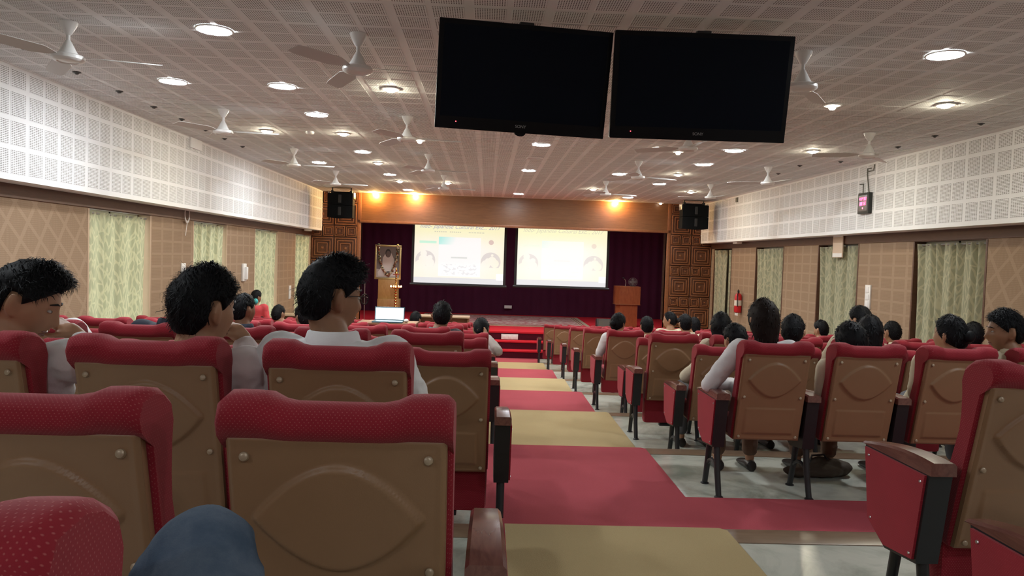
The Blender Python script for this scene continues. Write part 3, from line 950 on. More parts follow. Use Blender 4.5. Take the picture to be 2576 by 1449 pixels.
# ------------------------------------------------------------------ fans
_m = MB(); _m.lathe([(0.062, 0.0), (0.062, -0.006), (0.052, -0.03), (0.034, -0.062), (0.022, -0.084), (0.013, -0.092)], 20); ME_CANOPY = _m.mesh('canopy', M_WHITE)
_m = MB(); _m.lathe([(0.013, -0.08), (0.013, -0.16)], 12); ME_ROD = _m.mesh('rod', M_WHITE)
_m = MB(); _m.lathe([(0.014, -0.125), (0.026, -0.145), (0.048, -0.19), (0.062, -0.215), (0.064, -0.222)], 22); ME_CONE = _m.mesh('motor_cone', M_WHITE)
_m = MB(); _m.lathe([(0.060, -0.222), (0.062, -0.226), (0.095, -0.228), (0.104, -0.236), (0.105, -0.256), (0.094, -0.268), (0.070, -0.274), (0.064, -0.268), (0.03, -0.272), (0.002, -0.273)], 26); ME_MOTOR = _m.mesh('motor', M_WHITE)
def blade_mesh():
    m = MB(); rings = []
    for i in range(9):
        t = i / 8; x = 0.10 + 0.50 * t
        w = 0.020 + 0.045 * min(1, t * 4) - 0.006 * t
        if i == 8: w *= 0.8
        a = R(14)
        z = -0.240 - 0.012 * t
        if t < 0.12: a = R(4)
        rings.append([Vector((x, w * math.cos(a), z + w * math.sin(a))), Vector((x, w * math.cos(a), z + w * math.sin(a) + 0.003)), Vector((x, -w * math.cos(a), z - w * math.sin(a) + 0.003)), Vector((x, -w * math.cos(a), z - w * math.sin(a)))])
    m.rings(rings, True)
    return m.mesh('blade', M_BLADE, angle=30)
ME_BLADE = blade_mesh()
FANS = [((172, 55), 8, 'at the upper left corner of the ceiling'), ((902, 85), -2, 'left of the televisions, nearest one'), ((562, 275), 0, 'left side, second from the camera by the valance'), ((1025, 293), 4, 'left of the televisions, level with their lower edge'), ((740, 374), 0, 'left side, third from the camera by the valance'), ((1078, 388), 0, 'left of centre, third from the camera'), ((845, 430), 0, 'in front of the left hanging loudspeaker'), ((1117, 441), 6, 'left of centre, nearest the stage'), ((2022, 130), 55, 'partly behind the right edge of the right television'), ((1733, 318), 32, 'just below the right television'), ((2188, 335), 48, 'right side above the red digital clock'), ((1607, 405), 10, 'right of centre below the gap of the televisions'), ((1933, 420), 38, 'right side, third from the camera by the valance'), ((1788, 464), 40, 'in front of the right hanging loudspeaker'), ((1525, 456), 5, 'right of centre, nearest the stage')]
for (x, y), a, wh in FANS:
    p = at_z(x, y, ZC - 0.001)
    f = empty('ceiling_fan', p, R(a), 'white three-blade ceiling fan ' + wh, 'ceiling fan', 'white ceiling fans')
    link('canopy', ME_CANOPY, f); link('rod', ME_ROD, f); link('motor_cone', ME_CONE, f); link('motor', ME_MOTOR, f)
    for k in range(3): link('blade', ME_BLADE, f, (0, 0, 0), (0, 0, R(120 * k)))

# ------------------------------------------------------------------ televisions
M_TVB = plain('tv_bezel', (0.004, 0.004, 0.006), 0.4, spec=0.15)
M_TVS = plain('tv_screen', (0.003, 0.005, 0.011), 0.35, spec=0.08)
M_LOGO = plain('tv_logo', (0.35, 0.35, 0.37), 0.3, 0.6)
M_REDLED = emit('standby_led', (1.0, 0.05, 0.08), 2.0)
def text_mesh(body, size, mat, shear=0.0, extrude=0.0008, align='CENTER'):
    c = bpy.data.curves.new('lettering', 'FONT'); c.body = body; c.size = size; c.align_x = align; c.shear = shear; c.extrude = extrude
    o = bpy.data.objects.new('tmp', c); COL.objects.link(o)
    dg = bpy.context.evaluated_depsgraph_get()
    me = bpy.data.meshes.new_from_object(o.evaluated_get(dg))
    bpy.data.objects.remove(o); bpy.data.curves.remove(c)
    me.materials.clear(); me.materials.append(mat)
    return me
ME_SONY = text_mesh('SONY', 0.026, M_LOGO)
def tv(corners, label, bump):
    # corners TL, TR, BR, BL : pixel and depth each
    TL, TR, BR, BL = [at_y(*c) for c in corners]
    cen = (TL + TR + BR + BL) / 4
    ux = ((TR - TL) + (BR - BL)).normalized(); uz = ((TL - BL) + (TR - BR)); uz = (uz - ux * uz.dot(ux)).normalized()
    uy = uz.cross(ux)
    W = ((TR - TL).length + (BR - BL).length) / 2; H = ((TL - BL).length + (TR - BR).length) / 2
    root = empty('television', (0, 0, 0), 0, label, 'television', 'televisions hung from the ceiling')
    M = Matrix((ux, uy, uz)).transposed().to_4x4(); M.translation = cen
    root.matrix_world = M
    m = MB(); m.rbox(-W / 2, W / 2, 0.0, 0.05, -H / 2, H / 2, 0.006); m.obj('housing', M_TVB, root)
    m = MB(); m.rbox(-W / 2 + 0.12, W / 2 - 0.12, 0.045, 0.085, -H / 2 + 0.1, H / 2 - 0.08, 0.01); m.obj('rear_cover', M_TVB, root)
    m = MB(); m.box(-W / 2 + 0.03, W / 2 - 0.03, -0.0015, 0.01, -H / 2 + 0.075, H / 2 - 0.03); m.obj('screen', M_TVS, root, smooth=False)
    link('maker_name', ME_SONY, root, (0, -0.003, -H / 2 + 0.032), (R(90), 0, 0))
    m = MB(); m.ball((-W / 2 + 0.13, -0.001, -H / 2 + 0.045), (0.004, 0.003, 0.004), 8, 6); m.obj('standby_light', M_REDLED, root)
    m = MB()
    for k in range(14): m.box(W / 2 - 0.002, W / 2 + 0.0015, 0.012, 0.034, H / 2 - 0.06 - k * 0.018, H / 2 - 0.052 - k * 0.018)
    m.obj('side_vents', plain('vent_grey', (0.25, 0.26, 0.22), 0.5), root, smooth=False)
    if bump:
        m = MB(); m.prism([(0.035 * math.cos(math.pi + math.pi * k / 8), 0.022 * math.sin(math.pi + math.pi * k / 8)) for k in range(9)], 0.0, 0.03, 'y')
        m.obj('receiver_bump', M_TVB, root, (0, 0, -H / 2 + 0.002))
    # ceiling mount
    top = M @ Vector((0, 0.06, H / 2))
    inv = M.inverted()
    pp = Vector((top.x, top.y + 0.42, 0))
    m = MB(); m.tube([inv @ Vector((pp.x, pp.y, ZC - 0.001)), inv @ Vector((pp.x, pp.y, top.z - 0.32))], 0.03, 12); m.obj('mount_pole', M_BLACK, root)
    m = MB(); m.tube([inv @ Vector((pp.x, pp.y + 0.03, top.z - 0.28)), Vector((0, 0.08, H / 2 - 0.28))], 0.025, 10); m.obj('mount_arm', M_BLACK, root)
    m = MB(); m.rbox(-0.045, 0.045, 0.04, 0.09, H / 2 - 0.30, H / 2 + 0.018, 0.008); m.obj('mount_plate', M_BLACK, root)
    return root
yT = 4.62
tv([(1107, 42, yT - 0.07), (1545, 82, yT + 0.03), (1517, 350, yT + 0.16), (1092, 320, yT + 0.06)], 'left hanging black flat television with a small bump under its edge', True)
tv([(1550, 76, yT - 0.02), (2005, 90, yT - 0.02), (1970, 362, yT + 0.10), (1533, 345, yT + 0.10)], 'right hanging black flat television, beside the gap', False)

# ================================================================== PEOPLE
TMP = bpy.data.scenes.new('workbench_scene')      # scratch scene, removed at the end
def remesh(mb, voxel, smooth=2, wrinkle=0.0, seed=0, name='body', mat=None):
    me = mb.mesh('tmp', None, smooth=False)
    o = bpy.data.objects.new('tmp', me); TMP.collection.objects.link(o)
    md = o.modifiers.new('r', 'REMESH'); md.mode = 'VOXEL'; md.voxel_size = voxel
    if smooth:
        ms = o.modifiers.new('s', 'SMOOTH'); ms.factor = 0.5; ms.iterations = smooth
    vl = TMP.view_layers[0]; vl.update(); dg = vl.depsgraph
    out = bpy.data.meshes.new_from_object(o.evaluated_get(dg))
    bpy.data.objects.remove(o); bpy.data.meshes.remove(me)
    if wrinkle:
        nv = len(out.vertices)
        co = [0.0] * (nv * 3); no = [0.0] * (nv * 3)
        out.vertices.foreach_get('co', co); out.vertices.foreach_get('normal', no)
        for i in range(0, nv * 3, 3):
            q = Vector((co[i] * 9 + seed, co[i + 1] * 9, co[i + 2] * 17))
            w = wrinkle * (1 - 2 * abs(noise.noise(q) + 0.5 * noise.noise(q * 2.3)))
            co[i] += no[i] * w; co[i + 1] += no[i + 1] * w; co[i + 2] += no[i + 2] * w
        out.vertices.foreach_set('co', co); out.update()
    out.name = name; out.materials.clear(); out.materials.append(mat)
    out.shade_smooth()
    return out

HX, HY, HZ = 0.075, 0.096, 0.118
def head_pts(d):
    """d: unit direction, face towards +Y. returns point of the head surface"""
    x, y, z = d.x * HX, d.y * HY, d.z * HZ
    if z < 0:
        t = (-z / HZ)
        x *= 1 - 0.34 * t ** 1.6
        if y > 0: y *= 1 - 0.05 * t
        else: y *= 1 - 0.42 * t ** 1.3
        if y > 0: y += 0.010 * t * (1 if d.y > 0.3 else d.y / 0.3)
    else:
        if y > 0: y *= 1 - 0.03 * (z / HZ)
        else: y *= 1.03
    if y > 0:
        def g(cx, cz, sx, sz): return math.exp(-((abs(x) - cx) / sx) ** 2 - ((z - cz) / sz) ** 2)
        y += 0.022 * math.exp(-(x / 0.012) ** 2) * (math.exp(-((z + 0.028) / 0.014) ** 2) + 0.55 * math.exp(-((z + 0.006) / 0.02) ** 2))
        y -= 0.011 * g(0.032, 0.010, 0.017, 0.012)
        y += 0.005 * g(0.030, 0.032, 0.026, 0.009)
        y += 0.007 * math.exp(-(x / 0.024) ** 2) * (math.exp(-((z + 0.060) / 0.006) ** 2) + math.exp(-((z + 0.074) / 0.007) ** 2))
        y += 0.006 * math.exp(-(x / 0.022) ** 2) * math.exp(-((z + 0.103) / 0.012) ** 2)
        x += (0.004 if x > 0 else -0.004) * g(0.05, -0.02, 0.02, 0.02)
    return Vector((x, y, z))
def head_mb(Hm, fine):
    m = MB(); nu, nv = (56, 44) if fine else (28, 22)
    rings = []
    for j in range(nv + 1):
        a = -1.53 + 3.06 * j / nv
        rings.append([Hm @ head_pts(Vector((math.cos(a) * math.sin(2 * math.pi * k / nu), math.cos(a) * math.cos(2 * math.pi * k / nu), math.sin(a)))) for k in range(nu)])
    m.rings(rings, True)
    for s in (-1, 1):     # ears: rim, lobe
        E = Hm @ Matrix.Translation((s * 0.077, -0.012, -0.002)) @ Matrix.Scale(1.12, 4) @ Matrix.Rotation(R(s * 22), 4, 'Z')
        b = len(m.v)
        m.ball((0, 0, 0), (0.011, 0.019, 0.033), 12, 8)
        m.ball((s * 0.009, -0.008, 0.006), (0.006, 0.012, 0.027), 10, 6)
        m.ball((s * 0.003, 0.004, -0.026), (0.007, 0.010, 0.012), 10, 6)
        m.xf(E, b)
    return m
def hair_mesh(style, fine, seed, mat):
    """hair cap in head space with loose strands"""
    rnd = random.Random(seed)
    nu, nv = (72, 30) if fine else (40, 16)
    th = {'short': 0.015, 'quiff': 0.015, 'long': 0.018, 'crop': 0.010, 'bun': 0.012}[style]
    def bound(az):     # az 0 front, pi back ; lowest z of the hair
        c = math.cos(az)
        if c > 0.55: return 0.072 - 0.03 * (1 - c) / 0.45
        if abs(c + 0.16) < 0.20 and style not in ('long', 'bun'): return 0.029
        if c > -0.05: return 0.042 - 0.075 * (0.55 - c) / 0.6 if style in ('long', 'bun') else 0.042 - 0.052 * (0.55 - c) / 0.6
        t = (-0.05 - c) / 0.95
        if style == 'long': return -0.033 - 0.19 * min(1, t * 1.6)
        return -0.012 - 0.066 * min(1, t * 1.4) if style != 'bun' else -0.033 - 0.045 * t
    m = MB(); rings = []
    for j in range(nv + 1):
        t = j / nv; ring = []
        for k in range(nu):
            az = 2 * math.pi * k / nu
            zb = bound(az); zt = HZ
            ang = math.pi / 2 - t * (math.pi / 2 - math.asin(max(-0.999, min(0.999, max(zb, -0.1) / HZ))))
            d = Vector((math.cos(ang) * math.sin(az), math.cos(ang) * math.cos(az), math.sin(ang)))
            p = head_pts(d)
            if p.z < 0 and p.y < 0.02: p.y = d.y * HY * (1 - 0.15 * (-p.z / HZ))
            n = Vector((d.x / HX, d.y / HY, d.z / HZ)).normalized()
            edge = min(1, (1 - t) / 0.10)
            q = Vector((p.x * 26 + seed, p.y * 26, p.z * 26))
            lump = 0.55 * noise.noise(q) + 0.35 * noise.noise(q * 2.7)
            r = th * (0.35 + 0.65 * edge) + (th * 0.65) * lump * edge
            if style == 'quiff': r += 0.030 * max(0, d.y) ** 1.2 * max(0, d.z) ** 0.4 * edge + 0.006 * max(0, d.z)
            if style == 'short': r += 0.010 * max(0, d.z)
            if t > 0.985: r = -0.004
            p = p + n * r
            if style == 'long' and zb < -0.1:
                over = max(0, t - 0.62) / 0.38
                p.z = p.z - over * (abs(zb) - 0.1) * 1.2
                p.y -= 0.02 * over; p.x *= 1 + 0.12 * over
            ring.append(p)
        rings.append(ring)
    m.rings(rings, True)
    if style == 'bun': m.ball((0, -0.118, 0.01), (0.036, 0.028, 0.036), 14, 10)
    if True:
        N = 2600 if fine else 700
        for _ in range(N):
            j = min(nv - 2, int(nv * rnd.random() ** 0.8 * 0.88)); k = rnd.randrange(nu)
            p = rings[j][k]; q2 = rings[min(nv - 1, j + 3)][(k + rnd.choice((-2, -1, 0, 1, 2))) % nu]
            out = Vector((p.x / HX, p.y / HY, p.z / HZ)).normalized()
            dirn = (q2 - p)
            if dirn.length < 1e-4: continue
            dirn.normalize()
            if style == 'quiff' and p.z > 0.03: dirn = (dirn + Vector((0, 0.7, 0.15))).normalized()
            dirn = (dirn + Vector((rnd.gauss(0, .3), rnd.gauss(0, .3), rnd.gauss(0, .2)))).normalized()
            L = rnd.uniform(0.018, 0.045); w = rnd.uniform(0.0007, 0.0016) * (1 if fine else 2.2)
            lift = rnd.uniform(0.0, 0.011 if fine else 0.006)
            side = dirn.cross(out).normalized() * w
            a = p - out * 0.003; b = p + dirn * L * 0.55 + out * (lift + 0.002); c = p + dirn * L - out * rnd.uniform(-0.003, 0.006)
            i = len(m.v)
            m.add([a - side, a + side, b - side, b + side, c], [(0, 1, 3, 2), (2, 3, 4)])
    return m.mesh('hair', mat, angle=180, fix=False)
def hand(m, w, d, pal, s, curl=0.8):
    """w wrist, d pointing direction, pal palm normal, s = +1 right hand / -1 left"""
    d = Vector(d).normalized(); pal = Vector(pal); pal = (pal - d * pal.dot(d)).normalized(); side = d.cross(pal).normalized() * s
    w = Vector(w)
    m.capsule(w, w + d * 0.03, 0.026, 0.030)
    for i, (o, L) in enumerate(((-0.030, 0.060), (-0.010, 0.072), (0.010, 0.076), (0.029, 0.066))):
        k = w + d * 0.085 + side * o
        m.capsule(w + d * 0.015 + side * o * 0.6, k, 0.015, 0.0115)
        c1 = (d * math.cos(curl) + pal * math.sin(curl)); c2 = (d * math.cos(curl * 2.2) + pal * math.sin(curl * 2.2))
        m.capsule(k, k + c1 * L * 0.55, 0.0100, 0.0090)
        m.capsule(k + c1 * L * 0.55, k + c1 * L * 0.55 + c2 * L * 0.5, 0.0090, 0.0075)
    t0 = w + d * 0.025 + side * 0.030
    t1 = t0 + (d * 0.6 + side * 0.6 + pal * 0.35).normalized() * 0.042
    m.capsule(t0, t1, 0.013, 0.0105); m.capsule(t1, t1 + (d * 0.9 + pal * 0.4).normalized() * 0.032, 0.0105, 0.008)

def cloth(name, c): return plain(name, c, 0.85, var=0.08, scale=5.0, bump=0.15)
C_WHITE = cloth('white_shirt_cloth', (0.74, 0.73, 0.74))
C_PINKW = cloth('pinkish_white_cloth', (0.70, 0.62, 0.62))
C_CREAM = cloth('cream_cloth', (0.62, 0.56, 0.42))
C_BEIGE = cloth('beige_cloth', (0.50, 0.43, 0.31))
C_NAVY = cloth('navy_cloth', (0.018, 0.024, 0.042))
C_RED = cloth('red_cloth', (0.55, 0.06, 0.07))
C_BLK = cloth('black_cloth', (0.012, 0.012, 0.014))
C_GREY = cloth('grey_trouser_cloth', (0.10, 0.10, 0.11))
C_BRN = cloth('brown_trouser_cloth', (0.15, 0.09, 0.06))
C_PAT = cloth('patterned_cloth', (0.42, 0.38, 0.36))
M_SHOE = plain('dark_shoe', (0.015, 0.012, 0.011), 0.4)
M_EYEW = plain('eye_white', (0.42, 0.38, 0.35), 0.35)
M_IRIS = plain('dark_iris', (0.015, 0.01, 0.008), 0.15)
M_BROW = M_HAIR
M_GOLD = plain('gold', (0.75, 0.50, 0.15), 0.25, 1.0)
HAIRS = {}
def get_hair(style, fine, seed, mat):
    k = (style, fine, seed if fine else seed % 3, mat.name)
    if k not in HAIRS: HAIRS[k] = hair_mesh(style, fine, seed, mat)
    return HAIRS[k]

def person(label, org, crown, yaw=0, pitch=0, roll=0, style='short', hairmat=None, shirt=None, trousers=None, skin=0, fine=False, female=False, la=None, ra=None, sleeve='long', glasses=False, group='seated audience', face=False, standing=False, hs=1.0, legs=True, collar=True, lean=0.0, sw=None):
    org = Vector(org); crown = Vector(crown) - org
    hairmat = hairmat or M_HAIR; shirt = shirt or C_WHITE; trousers = trousers or C_GREY
    hc = crown - Vector((0, 0, 0.132 * hs))
    Hm = Matrix.Translation(hc) @ Matrix.Rotation(R(yaw), 4, 'Z') @ Matrix.Rotation(R(-pitch), 4, 'X') @ Matrix.Rotation(R(roll), 4, 'Y') @ Matrix.Scale(hs, 4)
    base = Vector((0, 0.27, 0.52)) if not standing else Vector((0, 0.0, 0.82))
    back = Hm @ Vector((0, -0.025, -0.075))
    nb = Vector((hc.x * 0.75 + base.x * 0.25, hc.y - 0.045, hc.z - 0.115))
    if lean: nb.y -= lean
    sw = sw or (0.165 if female else 0.185)
    def ctr(t): return base.lerp(nb, t)
    vox = 0.0075 if fine else 0.014
    L0 = (nb - base).length
    # torso rings: t, rx, ry
    prof = [(-0.06, .13, .10), (0.0, .165, .125), (0.2, .158, .118), (0.45, .155, .112), (0.68, .172, .118), (0.82, .180, .108), (0.91, .150, .085), (0.965, .095, .065), (1.0, .064, .058)]
    def torso(m, inf, tmax=1.01, n=24):
        rings = []
        for t, rx, ry in prof:
            if t > tmax: continue
            c = ctr(t); k = sw / 0.185
            rings.append([Vector((c.x + (rx * k + inf) * math.cos(2 * math.pi * i / n), c.y + (ry + inf) * math.sin(2 * math.pi * i / n), c.z)) for i in range(n)])
        m.rings(rings, True)
    shc = ctr(0.86)
    arms = []
    for s, spec in ((-1, la), (1, ra)):
        sh = shc + Vector((s * sw * 0.93, 0, 0.0))
        if spec: el, wr = Vector(spec[0]) - org, Vector(spec[1]) - org
        elif standing: el, wr = sh + Vector((s * 0.06, 0.0, -0.27)), sh + Vector((s * 0.04, 0.10, -0.48))
        else: el, wr = Vector((s * 0.235 + shc.x * 0.3, shc.y + 0.09, max(0.66, shc.z - 0.27))), Vector((s * 0.10, 0.42, 0.60))
        # keep plausible lengths
        if (el - sh).length > 0.33: el = sh + (el - sh).normalized() * 0.33
        if (wr - el).length > 0.28: wr = el + (wr - el).normalized() * 0.28
        arms.append((s, sh, el, wr))
    b = head_mb(Hm, fine)
    b.capsule(Hm @ Vector((0, -0.012, -0.06)), nb + Vector((0, 0, -0.03)), 0.055, 0.060, 16)
    torso(b, -0.014)
    for s, sh, el, wr in arms:
        b.capsule(sh, el, 0.046, 0.036); b.capsule(el, wr, 0.038, 0.026)
        dd = (wr - el).normalized()
        if (hc - wr).length < 0.30:      # hand raised to the face
            hand(b, wr, (hc + Vector((0, 0.05, -0.07)) - wr).normalized() * 0.6 + dd * 0.6, Vector((-s, -0.1, 0.3)), s, 0.85)
        else: hand(b, wr, dd, Vector((0, 0.1, -1)), s, 0.45)
    if legs:
        for s in (-1, 1):
            if standing: hip, kn, an = Vector((s * 0.085, 0, 0.80)), Vector((s * 0.09, 0.03, 0.43)), Vector((s * 0.09, 0, 0.07))
            else: hip, kn, an = Vector((s * 0.095, 0.26, 0.51)), Vector((s * 0.115, 0.66, 0.50)), Vector((s * 0.11, 0.62, 0.08))
            b.capsule(hip, kn, 0.062, 0.046); b.capsule(kn, an, 0.046, 0.032)
            b.capsule(an + Vector((0, -0.02, -0.042)), an + Vector((0, 0.14, -0.055)), 0.030, 0.022)
    body = link('person', remesh(b, vox, 2 if fine else 1, 0, 0, 'body', M_SKIN[skin]), None, org)
    tag(body, label, 'person', group)
    # shirt
    sm = MB(); torso(sm, 0.010, 0.97)
    for s, sh, el, wr in arms:
        sm.capsule(sh + Vector((-s * 0.03, 0, 0)), sh, 0.062, 0.066)
        sm.capsule(sh, el if sleeve == 'long' else sh.lerp(el, 0.75), 0.066, 0.052)
        if sleeve == 'long': sm.capsule(el, el.lerp(wr, 0.82), 0.051, 0.037)
    so = link('shirt', remesh(sm, vox * 1.15, 2, 0.006 if fine else 0.004, len(label), 'shirt', shirt), body)
    if collar:
        cm = MB(); n = 20; rings = []
        for (rr, dz, o) in ((0.072, -0.030, 0.004), (0.068, 0.010, 0.0), (0.070, 0.030, 0.0), (0.079, 0.026, 0.0), (0.092, -0.014, 0.0), (0.088, -0.017, 0.0)):
            rings.append([nb + Vector((rr * 0.98 * math.cos(2 * math.pi * i / n), rr * math.sin(2 * math.pi * i / n) + 0.005, dz - 0.010 - 0.030 * max(0, math.sin(2 * math.pi * i / n)) * (1 if dz < 0.02 else 0.6))) for i in range(n)])
        cm.rings(rings, False); cm.obj('collar', shirt, so, angle=70)
    if legs:
        tm = MB()
        for s in (-1, 1):
            if standing: hip, kn, an = Vector((s * 0.085, 0, 0.80)), Vector((s * 0.09, 0.03, 0.43)), Vector((s * 0.09, 0, 0.10))
            else: hip, kn, an = Vector((s * 0.095, 0.26, 0.51)), Vector((s * 0.115, 0.66, 0.50)), Vector((s * 0.11, 0.625, 0.14))
            tm.capsule(hip, kn, 0.080, 0.064); tm.capsule(kn, an, 0.064, 0.052)
        bs = base + Vector((0, -0.01, 0))
        tm.ball(bs, (0.17, 0.13, 0.10), 16, 10)
        link('trousers', remesh(tm, 0.016, 2, 0.003, 3, 'trousers', trousers), body)
        for s in (-1, 1):
            an = Vector((s * 0.11, 0.62, 0.08)) if not standing else Vector((s * 0.09, 0, 0.07))
            sh = MB(); rings = []
            for t, w, h in ((-0.055, .022, .035), (-0.045, .034, .060), (0.0, .037, .070), (0.06, .040, .055), (0.13, .042, .040), (0.17, .034, .030), (0.185, .018, .018)):
                rings.append([Vector((an.x + w * math.cos(2 * math.pi * i / 12), an.y + t, max(0.004, 0.004 + h * 0.5 + h * 0.6 * math.sin(2 * math.pi * i / 12)))) for i in range(12)])
            sh.rings(rings, True); sh.obj('shoe', M_SHOE, body)
    ho = link('hair', get_hair(style, fine, abs(hash_s(label)) % 17, hairmat), body)
    ho.matrix_local = Hm
    if face or fine:
        for s in (-1, 1):
            e = MB(); e.ball((s * 0.032, 0.0775, 0.009), (0.0120, 0.008, 0.0048), 14, 8); eo = e.obj('eye', M_EYEW, body); eo.matrix_local = Hm
            i = MB(); i.ball((s * 0.032, 0.0825, 0.009), (0.0056, 0.0038, 0.0046), 12, 6); io = i.obj('iris', M_IRIS, eo)
            bw = MB(); bw.tube([Vector((s * 0.013, 0.0930, 0.0335)), Vector((s * 0.030, 0.0900, 0.0365)), Vector((s * 0.050, 0.0740, 0.030))], [0.0022, 0.003, 0.0014], 6); bo = bw.obj('eyebrow', M_BROW, body); bo.matrix_local = Hm
        lp = MB()
        for zz, rr in ((-0.060, 0.0040), (-0.0695, 0.0052)):
            lp.tube([Vector((x, head_pts(Vector((x / HX, math.sqrt(max(0.01, 1 - (x / HX) ** 2 - (zz / HZ) ** 2)), zz / HZ))).y - 0.001, zz + 0.002 * (1 if x else 0))) for x in (-0.022, -0.011, 0.0, 0.011, 0.022)], [rr * 0.5, rr * 0.9, rr, rr * 0.9, rr * 0.5], 6)
        lo = lp.obj('lips', plain('lips', (0.20, 0.075, 0.06), 0.4), body); lo.matrix_local = Hm
    if glasses:
        g = MB()
        for s in (-1, 1):
            g.tube([Vector((s * 0.034 + 0.024 * math.cos(a), 0.104 - 0.10 * abs(s * 0.034 + 0.024 * math.cos(a)) ** 1.4, 0.008 + 0.017 * math.sin(a))) for a in [2 * math.pi * k / 16 for k in range(17)]], 0.0017, 6)
            g.tube([(s * 0.057, 0.100, 0.014), (s * 0.078, 0.080, 0.016), (s * 0.081, 0.0, 0.012), (s * 0.079, -0.02, -0.004)], 0.0018, 6)
        g.tube([(-0.011, 0.103, 0.012), (0, 0.106, 0.015), (0.011, 0.103, 0.012)], 0.0015, 6)
        go = g.obj('glasses', plain('glasses_frame', (0.03, 0.03, 0.035), 0.25, 0.6), body); go.matrix_local = Hm
        for s in (-1, 1):
            ln = MB(); ln.ball((s * 0.034, 0.100, 0.008), (0.022, 0.0008, 0.015), 16, 6); l2 = ln.obj('lens', M_GLASS, go)
    return body
def hash_s(s):
    h = 0
    for ch in s: h = (h * 31 + ord(ch)) & 0xffffff
    return h
def seat_org(blk, r, i):
    return Vector((left_x(r, i) if blk == 'left' else right_x(r, i), row_y(r), row_z(r)))
def sitter(label, blk, r, i, px, dy=0.12, **k):
    OCC.add((blk, r, i))
    o = seat_org(blk, r, i)
    Y = o.y + dy
    for nm in ('la', 'ra'):
        if nm in k and k[nm]:
            (ex, ey, ed), (wx, wy, wd) = k[nm]
            k[nm] = (at_y(ex, ey, o.y + ed), at_y(wx, wy, o.y + wd))
    return person(label, o, at_y(px[0], px[1], Y), **k)

# --- three young men in the row ahead, left block
sitter('young man with swept-up black hair resting his chin on his hand, far left', 'left', 1, 2, (62, 655), 0.16, yaw=-72, pitch=24, roll=0, style='quiff', shirt=C_WHITE, skin=1, fine=True, ra=((262, 935, .22), (198, 846, .30)), la=((-160, 1000, .12), (-60, 1100, .35)))
sitter('young man in a white shirt touching his cheek, leaning between two chairs', 'left', 1, 1, (514, 674), 0.14, yaw=-32, pitch=6, style='short', shirt=C_PINKW, skin=1, fine=True, ra=((648, 985, .16), (612, 850, .27)), la=((330, 980, .12), (420, 1050, .40)), glasses=False)
sitter('young man with glasses and tall tousled hair in a white collared shirt', 'left', 1, 0, (836, 648), 0.15, hs=0.96, yaw=-50, pitch=6, style='quiff', shirt=C_WHITE, skin=0, fine=True, glasses=True)
# --- others in the left block
sitter('person in a white shirt bent forward behind the far left young man', 'left', 3, 4, (98, 694), 0.16, yaw=0, pitch=25, style='short', shirt=C_WHITE, legs=False)
sitter('person in a dark navy shirt mostly hidden behind another head', 'left', 3, 3, (462, 702), 0.14, yaw=0, style='short', shirt=C_NAVY, legs=False)
sitter('man with cropped hair whose head shows right of the leaning man', 'left', 4, 3, (613, 737), 0.12, yaw=-30, style='crop', shirt=C_NAVY, skin=0, legs=False)
sitter('dark-haired person half hidden behind the tousled hair of the man with glasses', 'left', 6, 3, (764, 768), 0.12, yaw=40, style='short', shirt=C_WHITE, skin=0, legs=False)
sitter('small round dark head by the left wall curtain', 'left', 8, 4, (701, 766), 0.12, yaw=-20, style='crop', shirt=C_GREY, skin=0, legs=False)
sitter('man with short hair seated alone before the stage rug', 'left', 5, 0, (1113, 757), 0.12, yaw=0, style='crop', shirt=C_GREY, skin=0, legs=False)
sitter('small dark head right of the laptop', 'left', 10, 1, (1046, 785), 0.12, yaw=-20, style='short', shirt=C_GREY, skin=0, legs=False)
sitter('person leaning forward at the aisle with a patterned sleeve on the armrest', 'left', 6, 0, (1211, 801), 0.45, yaw=0, pitch=30, style='short', shirt=C_PAT, skin=0, legs=False, ra=((1253, 884, .10), (1222, 840, .30)))
# --- right block, first occupied row
sitter('woman with long dark hair and a white sleeve leaning on the armrest', 'right', 3, 0, (1922, 753), 0.13, yaw=4, style='long', hairmat=M_HAIRB, shirt=C_WHITE, skin=1, female=True, la=((1784, 968, .19), (1856, 962, .38)), collar=False, trousers=C_BRN)
sitter('person with smooth black hair low in the chair right of the long-haired woman', 'right', 3, 1, (2142, 810), 0.14, yaw=10, style='long', shirt=C_CREAM, skin=1, female=True, la=((2070, 985, .14), (2110, 1020, .38)), collar=False, trousers=C_BRN)
sitter('person with black hair tied back and a cream sleeve, third in the row', 'right', 3, 2, (2394, 792), 0.13, yaw=25, style='bun', shirt=C_CREAM, skin=1, female=True, la=((2305, 985, .14), (2350, 1030, .38)), collar=False, trousers=C_GREY)
sitter('smiling man in profile with a beige shirt at the right edge', 'right', 3, 3, (2532, 782), 0.13, yaw=72, pitch=4, style='short', shirt=C_BEIGE, skin=0, fine=True)
# --- right block, further rows
sitter('person with greying short hair right of the long-haired woman', 'right', 4, 1, (1996, 794), 0.13, yaw=-25, style='short', shirt=C_CREAM, skin=1)
sitter('small head with greyish hair left of the long-haired woman', 'right', 4, 0, (1851, 817), 0.13, yaw=15, style='short', shirt=C_CREAM, skin=1)
sitter('woman with dark hair and a bright hairpin behind the low black head', 'right', 4, 2, (2191, 793), 0.13, yaw=-8, style='long', shirt=C_CREAM, skin=1, female=True, collar=False)
sitter('person sitting tall whose dark hair shows above two other heads', 'right', 5, 3, (2165, 772), 0.12, yaw=20, style='short', shirt=C_BEIGE, skin=1, legs=False)
sitter('person with a dark bob in front of the door curtain', 'right', 5, 1, (1815, 786), 0.12, yaw=-10, style='long', shirt=C_CREAM, skin=1, female=True, legs=False, collar=False)
sitter('small dark head left of the profile man', 'right', 5, 5, (2451, 809), 0.12, yaw=-20, style='crop', shirt=C_CREAM, skin=1, legs=False)
